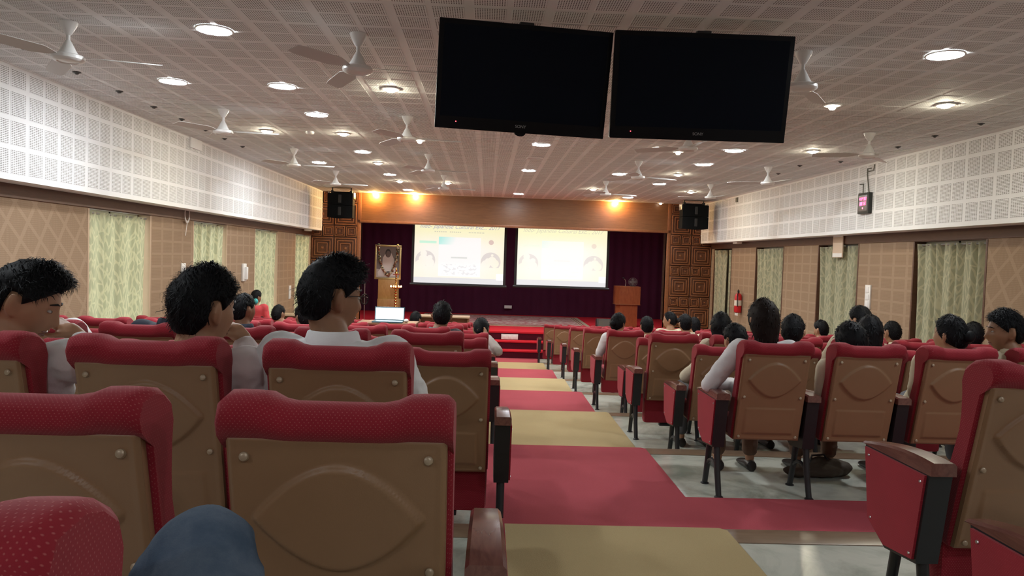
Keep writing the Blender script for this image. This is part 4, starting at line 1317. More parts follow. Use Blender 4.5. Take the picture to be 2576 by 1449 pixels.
sitter('small dark head under the white switch box', 'right', 6, 5, (2246, 807), 0.12, yaw=10, style='crop', shirt=C_CREAM, skin=1, legs=False)
sitter('small dark head before the middle right curtain', 'right', 8, 5, (2066, 807), 0.12, yaw=25, style='short', shirt=C_CREAM, skin=1, legs=False)
sitter('woman with sleek hair turning right, white sleeve on the aisle armrest', 'right', 7, 0, (1556, 787), 0.12, yaw=-42, style='bun', shirt=C_WHITE, skin=1, female=True, collar=False, legs=False, la=((1508, 888, .20), (1522, 850, .30)))
sitter('small dark head right of the lectern base', 'right', 8, 1, (1628, 798), 0.12, yaw=0, style='short', shirt=C_CREAM, skin=1, legs=False)
sitter('woman in profile facing left below the carved wall', 'right', 9, 2, (1686, 784), 0.12, yaw=60, style='bun', shirt=C_CREAM, skin=1, female=True, legs=False, collar=False)
sitter('dark head beside the woman facing left below the carved wall', 'right', 8, 2, (1724, 792), 0.12, yaw=5, style='short', shirt=C_CREAM, skin=1, legs=False)
sitter('tiny dark head last of the cluster below the carved wall', 'right', 10, 3, (1747, 798), 0.12, yaw=30, style='long', shirt=C_CREAM, skin=1, female=True, legs=False, collar=False)
# --- standing girl by the left wall
o = at_y(645, 732, 6.1 * P); o.z = tz(5)
person('girl in a red and black top with a teal hair tie by the left wall', o, at_y(645, 731, 6.1 * P), yaw=-30, style='short', shirt=C_RED, trousers=C_BLK, skin=0, female=True, standing=True, group='standing people', collar=False, hs=0.95)
girl = [q for q in bpy.data.objects if q.get('label', '').startswith('girl in a red')][0]
_c = at_y(645, 731, 6.1 * P) - girl.location
m = MB(); m.ball((_c.x + 0.02, -0.10, _c.z - 0.18), (0.045, 0.04, 0.05), 12, 8); m.obj('hair_tie', plain('teal_band', (0.05, 0.40, 0.40), 0.6), girl)
m = MB(); m.ball((_c.x + 0.10, 0.0, _c.z - 0.52), (0.13, 0.14, 0.12), 14, 8); m.obj('dark_bag_strap', C_BLK, girl)
build_chairs()
# the chair whose top corner shows at the very lower left
nx_ = at_y(300, 1300, 0.72).x
chair(nx_ - 0.252, 0.765, 0.0, 1, False, True, False, 'nearest red chair, only the top corner showing at lower left', 'auditorium chairs in rows')
# bent knee in jeans
kn = at_y(515, 1272, 1.02)
kn.z -= 0.075
b = MB()
hip = Vector((-0.19, 0.62, 0.52)); ank = kn + Vector((-0.25, -0.02, -0.42))
b.capsule(kn, kn.lerp(hip, 0.5), 0.070, 0.080, 16); b.capsule(kn.lerp(hip, 0.5), hip, 0.080, 0.092, 16)
b.capsule(kn + Vector((-0.012, 0, -0.01)), kn.lerp(ank, 0.5), 0.068, 0.062, 16); b.capsule(kn.lerp(ank, 0.5), ank, 0.062, 0.052, 16)
lg = MB()
lg.capsule(kn, hip, 0.05, 0.06); lg.capsule(kn, ank, 0.045, 0.032); lg.capsule(ank, ank + Vector((-0.06, 0.02, -0.06)), 0.032, 0.034); lg.capsule(ank + Vector((-0.06, 0.02, -0.06)), ank + Vector((-0.10, 0.16, -0.10)), 0.034, 0.022)
kb = link('person', remesh(lg, 0.012, 1, 0, 0, 'body', M_SKIN[1]))
tag(kb, 'raised knee of a seated person in blue jeans at the lower left', 'person', 'seated audience')
link('jeans', remesh(b, 0.010, 3, 0.005, 2, 'jeans', M_DENIM), kb)

# ================================================================== STAGE PROPS
# rug
p0 = at_z(1000, 792, ZST + 0.012); 
ry0, ry1 = 1627 / 172 * P, 1627 / 146 * P
rx0 = at_z(1040, 815, ZST).x; rx1 = at_z(1468, 812, ZST).x
rg = empty('stage_rug', ((rx0 + rx1) / 2, (ry0 + ry1) / 2, ZST + 0.011), 0, 'large patterned rug lying on the red stage carpet', 'rug')
w, d = (rx1 - rx0) / 2, (ry1 - ry0) / 2
m = MB(); m.box(-w, w, -d, d, 0, 0.008); m.obj('border', M_RUGB, rg, smooth=False)
m = MB(); m.box(-w + 0.28, w - 0.28, -d + 0.28, d - 0.28, 0.008, 0.012); m.obj('field', M_RUG, rg, smooth=False)
m = MB()
for q in (0.12, 0.20):
    for (a0, a1, b0, b1) in ((-w + q, w - q, -d + q, -d + q + 0.03), (-w + q, w - q, d - q - 0.03, d - q), (-w + q, -w + q + 0.03, -d + q, d - q), (w - q - 0.03, w - q, -d + q, d - q)):
        m.box(a0, a1, b0, b1, 0.008, 0.0105)
m.obj('border_stripes', plain('rug_stripe', (0.22, 0.05, 0.05), 0.95), rg, smooth=False)

# projection screens: lit image areas on hanging screens
def make_slide(name, k, fade):
    t = NT(name)
    tc = t.n('UVMap'); tc.uv_map = 'UVMap'
    xs = t.xyz(tc.outputs[0]); u, v = xs[0], xs[1]
    def band(a, lo, hi): return t.math('MULTIPLY', t.math('GREATER_THAN', a, lo), t.math('LESS_THAN', a, hi))
    g = t.n('MapRange'); t.l(v, g.inputs[0]); g.inputs[1].default_value = 0.55; g.inputs[2].default_value = 1.0; g.interpolation_type = 'SMOOTHSTEP'
    col = t.mix(g.outputs[0], (1.0, 0.97, 0.90), (1.0, 0.96, 0.58))
    e = t.n('MapRange'); t.l(t.math('ABSOLUTE', t.math('SUBTRACT', u, 0.45)), e.inputs[0]); e.inputs[1].default_value = 0.3; e.inputs[2].default_value = 0.55
    col = t.mix(t.math('MULTIPLY', e.outputs[0], 0.5), col, (1.0, 0.93, 0.62))
    lo = t.n('MapRange'); t.l(v, lo.inputs[0]); lo.inputs[1].default_value = 0.45; lo.inputs[2].default_value = 0.12
    col = t.mix(t.math('MULTIPLY', lo.outputs[0], 0.4), col, (1.0, 0.86, 0.66))
    # central white picture
    cp = t.math('MULTIPLY', band(u, 0.27, 0.74), band(v, 0.12, 0.79))
    col = t.mix(t.math('MULTIPLY', cp, 0.9 if fade > 0.5 else 0.6), col, (1.0, 1.0, 1.0))
    # teal patch and bar
    tp = t.math('MULTIPLY', band(u, 0.27, 0.46), band(v, 0.66, 0.79))
    tg = t.n('MapRange'); t.l(t.math('ADD', u, t.math('MULTIPLY', v, -0.3)), tg.inputs[0]); tg.inputs[1].default_value = 0.24; tg.inputs[2].default_value = 0.06
    col = t.mix(t.math('MULTIPLY', t.math('MULTIPLY', tp, tg.outputs[0]), fade), col, (0.45, 0.90, 0.82))
    tb = t.math('MULTIPLY', band(u, 0.055, 0.245), band(v, 0.675, 0.715))
    col = t.mix(t.math('MULTIPLY', tb, 0.8 * fade), col, (0.50, 0.93, 0.72))
    # dark bar and group-photo specks
    db = t.math('MULTIPLY', band(u, 0.41, 0.59), band(v, 0.43, 0.455))
    col = t.mix(t.math('MULTIPLY', db, 0.7 * fade), col, (0.60, 0.66, 0.63))
    vo = t.n('TexNoise'); t.l(tc.outputs[0], vo.inputs['Vector']); vo.inputs['Scale'].default_value = 26; vo.inputs['Detail'].default_value = 3
    sp = t.math('MULTIPLY', t.math('GREATER_THAN', vo.outputs['Fac'], 0.55), t.math('MULTIPLY', band(u, 0.31, 0.71), band(v, 0.15, 0.33)))
    col = t.mix(t.math('MULTIPLY', sp, 0.45 * fade), col, (0.55, 0.58, 0.62))
    # red sun disc
    def disc(cx, cy, r, asp=1.5):
        du = t.math('MULTIPLY', t.math('SUBTRACT', u, cx), asp); dv = t.math('SUBTRACT', v, cy)
        return t.math('LESS_THAN', t.math('ADD', t.math('MULTIPLY', du, du), t.math('MULTIPLY', dv, dv)), r * r)
    col = t.mix(t.math('MULTIPLY', disc(0.855, 0.72, 0.042), 0.25 + 0.45 * fade), col, (0.62, 0.40, 0.40))
    # two round grey pictures with pale figures
    for cx, figs in ((0.125, ((0.105, 0.50, 0.055), (0.105, 0.40, 0.08), (0.175, 0.43, 0.045), (0.175, 0.34, 0.075), (0.07, 0.30, 0.09))), (0.855, ((0.87, 0.50, 0.022), (0.87, 0.40, 0.075), (0.82, 0.41, 0.04), (0.80, 0.34, 0.075), (0.90, 0.36, 0.07)))):
        r = disc(cx, 0.385, 0.165)
        r = t.math('MULTIPLY', r, t.math('GREATER_THAN', v, 0.29))
        f = None
        for (fx, fy, fr) in figs:
            q = disc(fx, fy, fr); f = q if f is None else t.math('MAXIMUM', f, q)
        col = t.mix(t.math('MULTIPLY', t.math('MULTIPLY', r, t.math('SUBTRACT', 1.0, f)), 0.5 + 0.25 * fade), col, (0.66, 0.62, 0.62))
    # pale task bar and a white corner label
    tk = t.math('LESS_THAN', v, 0.095)
    col = t.mix(tk, col, (0.72, 0.74, 0.76))
    wl = t.math('MULTIPLY', band(u, 0.92, 1.0), band(v, 0.075, 0.185))
    col = t.mix(wl, col, (1.0, 1.0, 1.0))
    t.base((0.25, 0.25, 0.25), 0.8, spec=0.1)
    t.l(col, t.p.inputs['Emission Color']); t.p.inputs['Emission Strength'].default_value = k
    return t.m
M_TXT1 = emit('slide_letters', (0.72, 0.72, 0.95), 0.36, 0.1)
M_TXT2 = emit('slide_letters_faint', (0.90, 0.86, 0.66), 0.50, 0.1)
YSC = 9.7 * P
def screen(pl, pr, ybl, ybr, ytop, mat, label, txt):
    A = at_y(pl, ybl, YSC); B = at_y(pr, ybr, YSC)
    zb = (A.z + B.z) / 2; w = B.x - A.x; cx = (A.x + B.x) / 2
    zt = zh + 0.10; zi = at_y((pl + pr) / 2, ytop, YSC).z
    r = empty('projection_screen', (cx, YSC, zb), 0, label, 'projection screen', 'pair of projection screens')
    m = MB(); m.box(-w / 2 - 0.07, w / 2 + 0.07, 0.0, 0.012, -0.03, ZC - zb - 0.001); m.obj('black_border', M_BLACK, r, smooth=False)
    m = MB(); H = zt - zb
    m.add([(-w / 2, -0.004, 0), (w / 2, -0.004, 0), (w / 2, -0.004, H), (-w / 2, -0.004, H)], [(0, 1, 2, 3)], [(0.0, 0.0), (1.0, 0.0), (1.0, H / (zi - zb)), (0.0, H / (zi - zb))])
    pic = m.obj('picture', mat, r, smooth=False, fix=False)
    m = MB(); m.tube([(-w / 2 - 0.10, 0.0, -0.05), (w / 2 + 0.10, 0.0, -0.05)], 0.035, 10); m.obj('bottom_bar', M_BLACK, r)
    zl = zi - zb
    a = text_mesh('Indo- Japanese Cultural Exc... 2017', 0.165, M_TXT1 if txt > 0.5 else M_TXT2, 0.35)
    tw = max(v.co.x for v in a.vertices) - min(v.co.x for v in a.vertices)
    tl_ = link('title_lettering', a, pic, (0, -0.008, zl * 0.935), (R(90), 0, 0)); k_ = w * 0.90 / tw; tl_.scale = (k_, k_, 1)
    if txt > 0.5:
        m = MB()
        for k, (a0, a1) in enumerate(((-0.28, -0.14), (-0.11, 0.02), (0.10, 0.28))):
            for j in range(6): m.box(w * (a0 + (a1 - a0) * j / 6), w * (a0 + (a1 - a0) * (j + 0.75) / 6), -0.007, -0.005, zl * 0.868, zl * 0.868 + 0.028)
        m.obj('subtitle_marks', M_TXT2, pic, smooth=False)
screen(1040, 1265, 710, 717, 566, make_slide('projected_slide_left', 0.60, 1.0), 'left projection screen with a readable title and teal picture', 1.0)
screen(1299, 1523, 716, 723, 577, make_slide('projected_slide_right', 0.64, 0.25), 'right projection screen with a washed-out copy of the slide', 0.0)

# wall sockets on backdrop and steps
def plate(loc, w, h, label, n=2, rot=0.0, name='socket_plate'):
    r = empty(name, loc, rot, label, 'wall plate')
    m = MB(); m.rbox(-w / 2, w / 2, -0.022, 0.0, -h / 2, h / 2, 0.005); m.obj('plate', M_WPLA, r)
    for k in range(n):
        q = MB(); zz = (k - (n - 1) / 2) * h / n * 0.9 if h > w else 0; xx = (k - (n - 1) / 2) * w / n * 0.9 if w >= h else 0
        s = min(w, h) * 0.28
        q.rbox(xx - s, xx + s, -0.030, -0.018, zz - s, zz + s, 0.004); q.obj('switch', M_WHITE, r)
plate(at_y(1278, 772, YBD - 0.115), 0.24, 0.10, 'white socket plate on the maroon backdrop', 2)
plate(at_y(1282, 847, YS + (YST - YS) / 2 - 0.025 + (YST - YS) / 2 - 0.01), 0.42, 0.13, 'white socket plate on the stage riser above the steps', 3)

# portrait on its pedestal
YPo = 9.75 * P
TL = at_y(944, 615, YPo); BR = at_y(1008, 704, YPo)
pw = BR.x - TL.x; ph = TL.z - BR.z; pcx = (TL.x + BR.x) / 2
pr = empty('framed_portrait', (pcx, YPo, BR.z), 0, 'gold-framed black and white portrait hung with a flower garland', 'picture')
M_GF = plain('gold_frame', (0.62, 0.48, 0.22), 0.3, 0.6)
for (x0, x1, z0, z1) in ((-pw / 2, pw / 2, 0, 0.05), (-pw / 2, pw / 2, ph - 0.05, ph), (-pw / 2, -pw / 2 + 0.05, 0.05, ph - 0.05), (pw / 2 - 0.05, pw / 2, 0.05, ph - 0.05)):
    m = MB(); m.rbox(x0, x1, -0.025, 0.02, z0, z1, 0.008); m.obj('frame_bar', M_GF, pr)
m = MB(); m.box(-pw / 2 + 0.04, pw / 2 - 0.04, 0.0, 0.01, 0.04, ph - 0.04); back = m.obj('photo_print', plain('photo_grey', (0.22, 0.20, 0.19), 0.4, var=0.3, scale=3), pr, smooth=False)
def flat(poly, mat, name, y):
    q = MB(); q.prism([(a * pw, b * ph) for a, b in poly], -0.002 - y, 0.0 - y, 'y'); return q.obj(name, mat, back, smooth=False)
def ell(cx, cz, rx, rz, n=24): return [(cx + rx * math.cos(2 * math.pi * k / n), cz + rz * math.sin(2 * math.pi * k / n)) for k in range(n)]
flat([(-.43, .06), (.43, .06), (.43, .22), (-.1, .26), (-.43, .30)], plain('print_floor', (0.50, 0.47, 0.44), 0.4), 'printed_floor', 0.001)
flat([(-.36, .10), (.36, .10), (.38, .20), (.25, .40), (.22, .60), (.12, .76), (-.08, .78), (-.20, .62), (-.22, .38), (-.38, .20)], plain('print_robe', (0.72, 0.70, 0.67), 0.4), 'printed_robe', 0.003)
flat(ell(0.0, .76, .105, .125), plain('print_hair', (0.035, 0.03, 0.03), 0.4), 'printed_hair', 0.005)
flat(ell(0.005, .735, .080, .095), plain('print_face', (0.16, 0.13, 0.12), 0.4), 'printed_face', 0.007)
flat(ell(0.02, .19, .10, .05), plain('print_face', (0.16, 0.13, 0.12), 0.4), 'printed_hands', 0.007)
# garland of many small flowers
gp = [(-.36, 1.0), (-.36, .80), (-.30, .55), (-.20, .32), (-.06, .17), (.03, .12), (.14, .20), (.26, .40), (.34, .65), (.36, .85), (.37, .99)]
cols = [plain('garland_cream', (0.70, 0.62, 0.42), 0.8), plain('garland_rust', (0.22, 0.07, 0.03), 0.8), plain('garland_green', (0.09, 0.10, 0.05), 0.8)]
gl = [MB(), MB(), MB()]
rnd = random.Random(5)
for (a, b), (c2, d2) in zip(gp, gp[1:]):
    n = 9
    for k in range(n):
        t = k / n; x = (a + (c2 - a) * t) * pw; z = (b + (d2 - b) * t) * ph
        for j in range(3):
            gl[rnd.randrange(3)].ball((x + rnd.uniform(-.022, .022), -0.045 + rnd.uniform(-.015, .01), z + rnd.uniform(-.02, .02)), rnd.uniform(0.014, 0.024), 6, 4)
gr = empty('flower_garland', (pcx, YPo, BR.z), 0, 'garland of cream and rust flowers draped over the portrait', 'garland')
for q, mt, nm in zip(gl, cols, ('cream_flowers', 'rust_flowers', 'leaves')):
    oo = q.obj(nm, mt, gr); oo['kind'] = 'stuff'
for sx in (-.36, .37):
    q = MB(); q.ball((sx * pw, -0.04, ph + 0.005), (0.035, 0.02, 0.025), 10, 6); q.obj('rosette', plain('garland_yellow', (0.75, 0.55, 0.12), 0.8), gr)
pb = at_y(1004, 770, YPo - 0.05).x; pa_ = at_y(950, 770, YPo - 0.05).x
zt1 = at_y(975, 752, YPo - 0.05).z
ped = empty('portrait_pedestal', ((pa_ + pb) / 2, YPo + 0.05, ZST + 0.011), 0, 'stepped pale wood pedestal under the portrait', 'pedestal')
w = (pb - pa_) / 2
m = MB(); m.rbox(-w, w, -0.22, 0.22, 0.0, zt1 - ZST - 0.011, 0.008); m.obj('base_block', M_PED, ped)
m = MB(); m.rbox(-w, w - 0.05, -0.12, 0.2, zt1 - ZST - 0.011, BR.z - ZST - 0.012, 0.008); m.obj('upper_block', M_PED, ped)

# brass oil lamp
YL = 9.45 * P
lb = at_y(994, 800, YL); zt_ = at_y(996, 680, YL).z; z5 = at_y(994, 722, YL).z
lamp = empty('oil_lamp', (lb.x, YL, ZST + 0.011), 0, 'tall brass oil lamp with burning wicks in front of the portrait', 'oil lamp')
H = zt_ - ZST - 0.011; h5 = z5 - ZST - 0.011
M_BRASS = plain('polished_brass', (0.72, 0.46, 0.14), 0.22, 1.0)
prof = [(0.17, 0.0), (0.17, 0.02), (0.12, 0.05), (0.05, 0.09)]
z = 0.10
m = MB(); m.lathe(prof + [(0.03, 0.10)], 20); m.obj('foot', M_BRASS, lamp)
m = MB(); sp = []
while z < h5 - 0.05:
    sp += [(0.016, z), (0.034, z + 0.022), (0.038, z + 0.035), (0.034, z + 0.048), (0.016, z + 0.07)]; z += 0.075
m.lathe(sp, 14); m.obj('stem', M_BRASS, lamp)
m = MB(); m.lathe([(0.016, h5 - 0.06), (0.07, h5 - 0.045), (0.15, h5 - 0.02), (0.155, h5 - 0.008), (0.13, h5 - 0.018), (0.02, h5 - 0.03)], 24); m.obj('oil_dish', M_BRASS, lamp)
m = MB(); sp = []; z = h5 - 0.03
while z < H - 0.16:
    sp += [(0.014, z), (0.026, z + 0.02), (0.028, z + 0.03), (0.014, z + 0.055)]; z += 0.06
m.lathe(sp, 12); m.obj('upper_stem', M_BRASS, lamp)
m = MB(); m.lathe([(0.014, z - 0.01), (0.09, z), (0.095, z + 0.015), (0.02, z + 0.01)], 18); m.obj('upper_dish', plain('red_flower_dish', (0.45, 0.10, 0.05), 0.6), lamp)
m = MB(); m.lathe([(0.02, z + 0.012), (0.045, z + 0.04), (0.04, z + 0.07), (0.015, z + 0.10), (0.03, z + 0.13), (0.002, z + 0.20)], 14); m.obj('finial', M_BRASS, lamp)
M_FLAME = emit('oil_flame', (1.0, 0.50, 0.20), 7.0)
for k in range(7):
    a = 2 * math.pi * k / 7 + 0.3
    m = MB(); m.lathe([(0.004, 0.0), (0.016, 0.014), (0.013, 0.032), (0.002, 0.055)], 10); m.obj('flame', M_FLAME, lamp, (0.145 * math.cos(a), 0.145 * math.sin(a), h5 - 0.008))

# lectern with microphone, small fan-like round object, monitor speaker
YLe = 9.9 * P
A = at_y(1547, 720, YLe); B = at_y(1608, 720, YLe); C = at_y(1578, 765, YLe)
w = (B.x - A.x) / 2; zt_ = (A.z + B.z) / 2 - ZST - 0.011; zm = C.z - ZST - 0.011
le = empty('lectern', ((A.x + B.x) / 2, YLe, ZST + 0.011), 0, 'reddish wooden lectern on the right of the stage', 'lectern')
m = MB(); m.prism([(-w, -0.02), (-w + 0.10, -0.22), (w, -0.22), (w, 0.22), (-w, 0.22)], zm, zt_, 'z'); m.obj('upper_box', M_LECT, le, smooth=False)
m = MB(); m.prism([(-w + 0.05, 0.0), (-w + 0.13, -0.16), (w - 0.06, -0.16), (w - 0.06, 0.18), (-w + 0.05, 0.18)], 0.0, zm, 'z'); m.obj('lower_box', M_LECT, le, smooth=False)
m = MB(); m.rbox(-w - 0.01, w + 0.01, -0.23, 0.23, zm - 0.012, zm + 0.006, 0.004); m.obj('moulding', M_CARVE, le)
mc = empty('gooseneck_microphone', ((A.x + B.x) / 2 - 0.05, YLe, ZST + 0.011 + zt_), 0, 'gooseneck microphone on top of the lectern', 'microphone')
m = MB(); m.tube([(0, 0, 0), (0.01, 0, 0.10), (-0.01, -0.02, 0.17), (-0.05, -0.04, 0.215)], 0.010, 8); m.obj('gooseneck', M_STEEL, mc)
m = MB(); m.capsule((-0.05, -0.04, 0.215), (-0.085, -0.055, 0.235), 0.016, 0.018); m.obj('capsule', M_BLACK, mc)
fan = empty('table_fan', ((A.x + B.x) / 2 + 0.16, YLe + 0.02, ZST + 0.011 + zt_), 0, 'small round table fan on the lectern beside the microphone', 'fan')
m = MB()
for rr in (0.13, 0.10, 0.07, 0.04):
    m.tube([(rr * math.cos(a), -0.03, 0.125 + rr * 0.9 * math.sin(a)) for a in [2 * math.pi * k / 24 for k in range(25)]], 0.003, 5)
for k in range(12): m.tube([(0, -0.035, 0.125), (0.13 * math.cos(k * math.pi / 6), -0.03, 0.125 + 0.117 * math.sin(k * math.pi / 6))], 0.002, 4)
m.obj('grille', plain('grey_wire', (0.22, 0.18, 0.17), 0.4, 0.5), fan)
m = MB()
for k in range(4):
    b = len(m.v); m.ball((0.055, 0, 0), (0.05, 0.004, 0.03), 10, 6); m.xf(Matrix.Translation((0, -0.01, 0.125)) @ Matrix.Rotation(math.pi / 2 * k, 4, 'Y'), b)
m.obj('blades', plain('smoky_blade', (0.12, 0.09, 0.09), 0.4), fan)
m = MB(); m.rbox(-0.06, 0.06, -0.03, 0.06, 0.001, 0.02, 0.006); m.obj('foot', M_BLACK, fan)
p = at_z(1530, 812, ZST)
mo = empty('stage_monitor', (at_y(1530, 805, 9.1 * P).x, 9.1 * P, ZST + 0.011), 0, 'black wedge monitor speaker on the stage left of the lectern', 'speaker')
m = MB(); m.prism([(-0.2, 0.0), (0.22, 0.0), (0.22, 0.30), (0.0, 0.34), (-0.2, 0.12)], -0.30, 0.30, 'x'); m.obj('cabinet', plain('grey_black_speaker', (0.03, 0.032, 0.035), 0.6), mo, smooth=False)
m = MB(); m.box(-0.27, 0.27, -0.005, 0.005, -0.13, 0.13); q = m.obj('grille', M_BLACK, mo, (0, -0.105, 0.235), (R(-42), 0, 0), smooth=False)
p = at_y(1212, 806, 8.95 * P)
mo = empty('foot_monitor', (p.x, 8.95 * P, ZST + 0.011), 0, 'small black box speaker at the stage edge above the steps', 'speaker')
m = MB(); m.rbox(-0.10, 0.10, -0.10, 0.10, 0.0, 0.20, 0.02); m.obj('cabinet', M_BLACK, mo)
m = MB(); m.lathe([(0.07, 0.0), (0.06, 0.008), (0.002, 0.004)], 18); m.obj('cone', plain('speaker_cone', (0.05, 0.05, 0.05), 0.6), mo, (0, -0.101, 0.10), (R(90), 0, 0))
# thin microphone stand at the left of the stage
p = at_y(918, 705, 9.5 * P)
ms = empty('microphone_stand', (p.x, 9.5 * P, ZST + 0.011), 0, 'thin dark microphone stand at the left edge of the stage', 'microphone stand')
hh = p.z - ZST
m = MB(); m.tube([(0, 0, 0.02), (0, 0, hh - 0.1)], 0.011, 8); m.obj('pole', M_STEEL, ms)
m = MB(); m.tube([(0, 0, hh - 0.1), (-0.08, -0.02, hh)], 0.008, 6); m.capsule((-0.08, -0.02, hh), (-0.13, -0.02, hh + 0.01), 0.016, 0.02); m.obj('microphone', M_BLACK, ms)
m = MB(); m.lathe([(0.14, 0.0), (0.14, 0.012), (0.02, 0.025)], 20); m.obj('base', M_BLACK, ms)

# hanging loudspeakers
def array(pl, pr, pt, pbm, label):
    Y = 8.35 * P
    A = at_y(pl, pt, Y); B = at_y(pr, pbm, Y)
    w = (B.x - A.x) / 2; h = A.z - B.z; cx = (A.x + B.x) / 2
    r = empty('hanging_loudspeaker', (cx, Y, B.z), 0, label, 'speaker', 'pair of hanging loudspeakers')
    md = plain('speaker_black', (0.005, 0.006, 0.007), 0.8, spec=0.1)
    n = 3; 
    for k in range(2):
        z1 = h * (0.5 if k == 0 else 1.0) - 0.004; z0 = 0.0 if k == 0 else h * 0.5 + 0.004
        m = MB(); rings = []
        for zz in (z0, z1):
            rings.append([(x, -0.20 - 0.05 * (1 - (x / w) ** 2) * (1 if zz > 0 or k else 1), zz - (0.03 * (1 - (x / w) ** 2) if zz == 0 else 0)) for x in [w * (-1 + 2 * i / 10) for i in range(11)]] + [(w * 0.92, 0.2, zz), (-w * 0.92, 0.2, zz)])
        m.rings(rings, True); c = m.obj('cabinet', md, r)
        q = MB(); q.rbox(-0.035, 0.035, -0.262, -0.24, z0 + 0.05, z1 - 0.04, 0.01); q.obj('badge_strip', plain('speaker_strip', (0.014, 0.016, 0.018), 0.6), c)
    for sx in (-1, 1):
        m = MB(); m.rbox(sx * w * 1.0 - 0.012, sx * w * 1.0 + 0.012, -0.12, 0.12, h - 0.12, h + 0.03, 0.003); m.obj('side_bracket', M_STEEL, r)
        m = MB(); m.tube([(sx * w * 0.75, 0, h - 0.01), (sx * w * 0.75, 0, ZC - B.z - 0.002)], 0.016, 8); m.obj('hanger', M_BLACK, r)
        m = MB(); m.rbox(sx * w * 0.75 - 0.03, sx * w * 0.75 + 0.03, -0.04, 0.04, h + 0.02, h + 0.07, 0.006); m.obj('clamp', M_BLACK, r)
    m = MB(); m.tube([(-w * 0.85, 0, h + 0.03), (w * 0.85, 0, h + 0.03)], 0.018, 8); m.obj('fly_bar', M_BLACK, r)
array(829, 890, 486, 549, 'black hanging loudspeaker cluster left of the stage')
array(1713, 1775, 516, 577, 'black hanging loudspeaker cluster right of the stage')

# laptop on its stand, front desks
YLp = 4.42 * P
A = at_y(942, 803, YLp); B = at_y(1018, 771, YLp)
w = (B.x - A.x) / 2; cx = (A.x + B.x) / 2; zl = A.z + 0.0
tb = empty('projector_table', (cx, YLp - 0.12, tz(3)), 0, 'narrow wooden table carrying the open laptop', 'table')
m = MB(); m.rbox(-0.36, 0.36, -0.14, 0.24, zl - tz(3) - 0.045, zl - tz(3) - 0.02, 0.005); m.obj('table_top', M_DESK, tb)
for sx in (-0.33, 0.33):
    for sy in (-0.11, 0.21):
        m = MB(); m.box(sx - 0.02, sx + 0.02, sy - 0.02, sy + 0.02, 0, zl - tz(3) - 0.045); m.obj('leg', M_DESK, tb, smooth=False)
lp = empty('laptop', (cx, YLp, zl - 0.02), 0, 'open laptop with a glowing white screen', 'laptop')
hh = B.z - A.z + 0.01
m = MB(); m.rbox(-w, w, 0.0, 0.012, 0.012, hh, 0.004); lid = m.obj('lid', plain('laptop_shell', (0.03, 0.10, 0.14), 0.35), lp, None, (R(-8), 0, 0))
m = MB(); m.box(-w + 0.012, w - 0.012, -0.002, 0.003, 0.024, hh - 0.014); m.obj('display', emit('laptop_display', (0.95, 0.99, 1.0), 1.6), lid, smooth=False)
m = MB(); m.rbox(-w, w, -0.24, 0.0, 0.0, 0.016, 0.005); m.obj('keyboard_base', plain('laptop_shell', (0.03, 0.10, 0.14), 0.35), lp)
p = at_y(1024, 795, YLp)
m = MB(); m.ball((0, 0, 0), (0.03, 0.05, 0.022), 14, 8); tag(m.obj('computer_mouse', M_WPLA, None, (p.x, YLp - 0.08, zl + 0.002)), 'white rounded device standing right beside the laptop', 'mouse')
def desk(px0, px1, py, Y, k, label):
    A = at_y(px0, py, Y); B = at_y(px1, py, Y); cx = (A.x + B.x) / 2; w = (B.x - A.x) / 2
    z = (A.z + B.z) / 2 - tz(k)
    r = empty('long_desk', (cx, Y, tz(k)), 0, label, 'desk', 'front row desks')
    m = MB(); m.rbox(-w, w, -0.2, 0.25, z - 0.035, z, 0.006); m.obj('desk_top', plain('desk_top_edge', (0.50, 0.36, 0.24), 0.4), r)
    m = MB(); m.box(-w + 0.03, w - 0.03, 0.15, 0.18, 0.08, z - 0.035); m.obj('front_panel', M_DESK, r, smooth=False)
    for sx in (-1, 1):
        m = MB(); m.box(sx * (w - 0.03) - 0.02, sx * (w - 0.03) + 0.02, -0.15, 0.2, 0.0, z - 0.035); m.obj('side_panel', M_DESK, r, smooth=False)
desk(1052, 1182, 794, 8.02 * P + 0.35, 7, 'long wooden desk before the stage steps, behind the lone seated man')
desk(690, 760, 789, 7.40 * P, 6, 'short wooden desk near the left wall below the curtains')

# ------------------------------------------------------------------ wall fittings
def wplate(px, py, side, w, h, label, n=2):
    X = XL if side == 'l' else XR
    p = at_x(px, py, X); plate(p + Vector((0.0, 0, 0)), w, h, label, n, R(90) if side == 'l' else R(-90), 'switch_box')
wplate(459, 688, 'l', 0.14, 0.30, 'white switch box on the left wall between the first two curtains', 2)
wplate(728, 735, 'l', 0.15, 0.30, 'white switch box on the left wall beside the stage curtain', 3)
wplate(2185, 747, 'r', 0.15, 0.36, 'white switch box on the right wall between curtains', 3)
p = at_x(611, 685, XL)
tl = empty('wall_intercom', p, R(90), 'white wall handset box on the left wall by the second curtain', 'intercom')
m = MB(); m.rbox(-0.09, 0.09, -0.04, 0.0, -0.16, 0.16, 0.01); m.obj('cradle', M_WPLA, tl)
m = MB(); m.rbox(-0.03, 0.05, -0.085, -0.035, -0.13, 0.10, 0.015); m.obj('handset', M_WHITE, tl)
